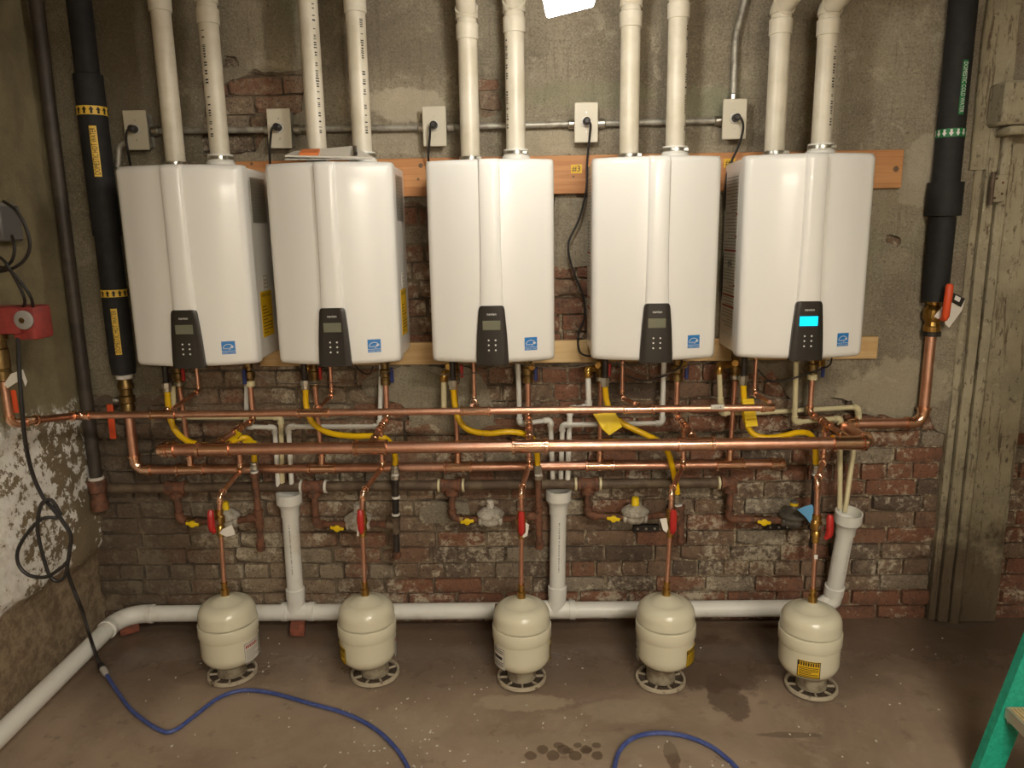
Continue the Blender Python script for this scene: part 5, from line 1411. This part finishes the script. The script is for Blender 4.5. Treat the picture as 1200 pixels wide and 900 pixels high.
CC = [
    ([(292, 430, -.2), (305, 440, -.16), (330, 449, -.14), (380, 449, -.14), (425, 446, -.14), (450, 438, -.16), (470, 428, -.2)], GREYC, .0022, 'thin grey wire slung from the leftmost to the second heater'),
    ([(484, 428, -.2), (510, 438, -.16), (535, 439, -.15), (556, 437, -.15), (580, 430, -.2), (590, 424, -.2)], GREYC, .0022, 'thin grey wire slung below the left half of the middle heater'),
    ([(600, 424, -.2), (640, 431, -.15), (670, 431, -.15), (700, 426, -.2)], GREYC, .0022, 'thin grey wire slung between the middle and fourth heaters'),
    ([(722, 424, -.2), (760, 440, -.16), (785, 437, -.16), (806, 428, -.2)], GREYC, .0022, 'thin grey wire sagging below the fourth heater'),
    ([(732, 440, -.15), (755, 446, -.15), (780, 440, -.15), (796, 430, -.18), (800, 420, -.2)], BLACKC, .0032, 'thin black wire sagging below the fourth heater'),
    ([(888, 433, -.18), (900, 445, -.15), (915, 447, -.15), (940, 440, -.15), (958, 434, -.15), (972, 428, -.18), (975, 418, -.2)], BLACKC, .0032, 'thin black wire sagging below the rightmost heater'),
    ([(416, 428, -.2), (424, 436, -.17), (433, 438, -.16), (437, 430, -.2)], BLACKC, .0032, 'small black wire loop below the second heater')]
for pxs, mt, r, lab in CC: cord('wire', pxs, r, mt, lab, 'wire', 6, 6)

# ------------------------------------------------------------------ step ladder, bottom right
YF, YN = -1.0, -1.44
b0 = PY(1165, 893, YF); LEAN_X = .235
x0_ = b0.x-LEAN_X*b0.z
lad = thing('step_ladder', 'green fibreglass step ladder at the bottom right corner', 'ladder', (x0_+.3, (YF+YN)/2, 0))
def lx_(z): return x0_+LEAN_X*z
def rail(y, out):
    m = MB(); rings = []
    for z in (.0, 1.75):
        pts = [(-.038, 0), (.038, 0), (.038, .030), (.0345, .030), (.0345, .004), (-.0345, .004), (-.0345, .030), (-.038, .030)]
        rings.append([V((lx_(z)+a_, y+out*b_, z)) for a_, b_ in pts])
    m.ring_sweep(rings); return m.build('side_rail', FIBRE, lad)
rails = [rail(YF, 1), rail(YN, -1)]
for k in range(5):
    z = .262+.29*k
    stp = MB().box((lx_(z)+.012, (YF+YN)/2, z), (.088, YF-YN-.004, .005), .001)
    stp.box((lx_(z)-.030, (YF+YN)/2, z-.016), (.005, YF-YN-.004, .034), .001)
    st_o = stp.build('step', ALU, lad)
    gr = MB()
    for g_ in range(8): gr.box((lx_(z)-.022+.0105*g_, (YF+YN)/2, z+.0038), (.006, YF-YN-.02, .003))
    gr.build('tread_ridges', PINE, st_o, 'wood-coloured ridged tread')
    for y_ in (YF-.001, YN+.001):
        MB().lathe([(.009, 0), (.0085, .004), (.004, .006)], (lx_(z)-.016, y_, z-.045), (0, -1 if y_ == YF-.001 else 1, 0), 12).build('rivet', STEEL, lad)
xr0 = x0_+1.0
for y_ in (YF-.02, YN+.02):
    m = MB(); m.ring_sweep([[V((xc+a_, y_+b_, z)) for a_, b_ in ((-.022, -.012), (.022, -.012), (.022, .012), (-.022, .012))] for xc, z in ((xr0, 0), (lx_(1.72)+.06, 1.72))])
    m.build('rear_leg', FIBRE, lad)
for z in (.4, 1.0):
    xc = xr0+(lx_(1.72)+.06-xr0)*z/1.72
    MB().box((xc, (YF+YN)/2, z), (.03, YF-YN-.05, .03), .003).build('rear_brace', ALU, lad)
MB().box((lx_(1.75)+.05, (YF+YN)/2, 1.765), (.2, YF-YN+.08, .04), .008).build('top_cap', FIBRE, lad)

# ------------------------------------------------------------------ litter on the floor
ch = MB(); r = random.Random(12)
for k in range(150):
    u = r.uniform(150, 1120); v = r.uniform(745, 900); s = r.uniform(.002, .0055)
    if k % 3 == 0: u = r.gauss(470, 60); v = r.gauss(850, 35)
    p = PZ(u, min(v, 899), .001)
    ch.box(p+V((0, 0, .001)), (s*r.uniform(.8, 2), s, .002), 0, Matrix.Rotation(r.uniform(0, 3), 3, 'Z'))
tag(ch.build('paint_chips', LABELW, smooth=False), 'tiny pale paint chips scattered over the concrete floor', 'debris', kind='stuff')
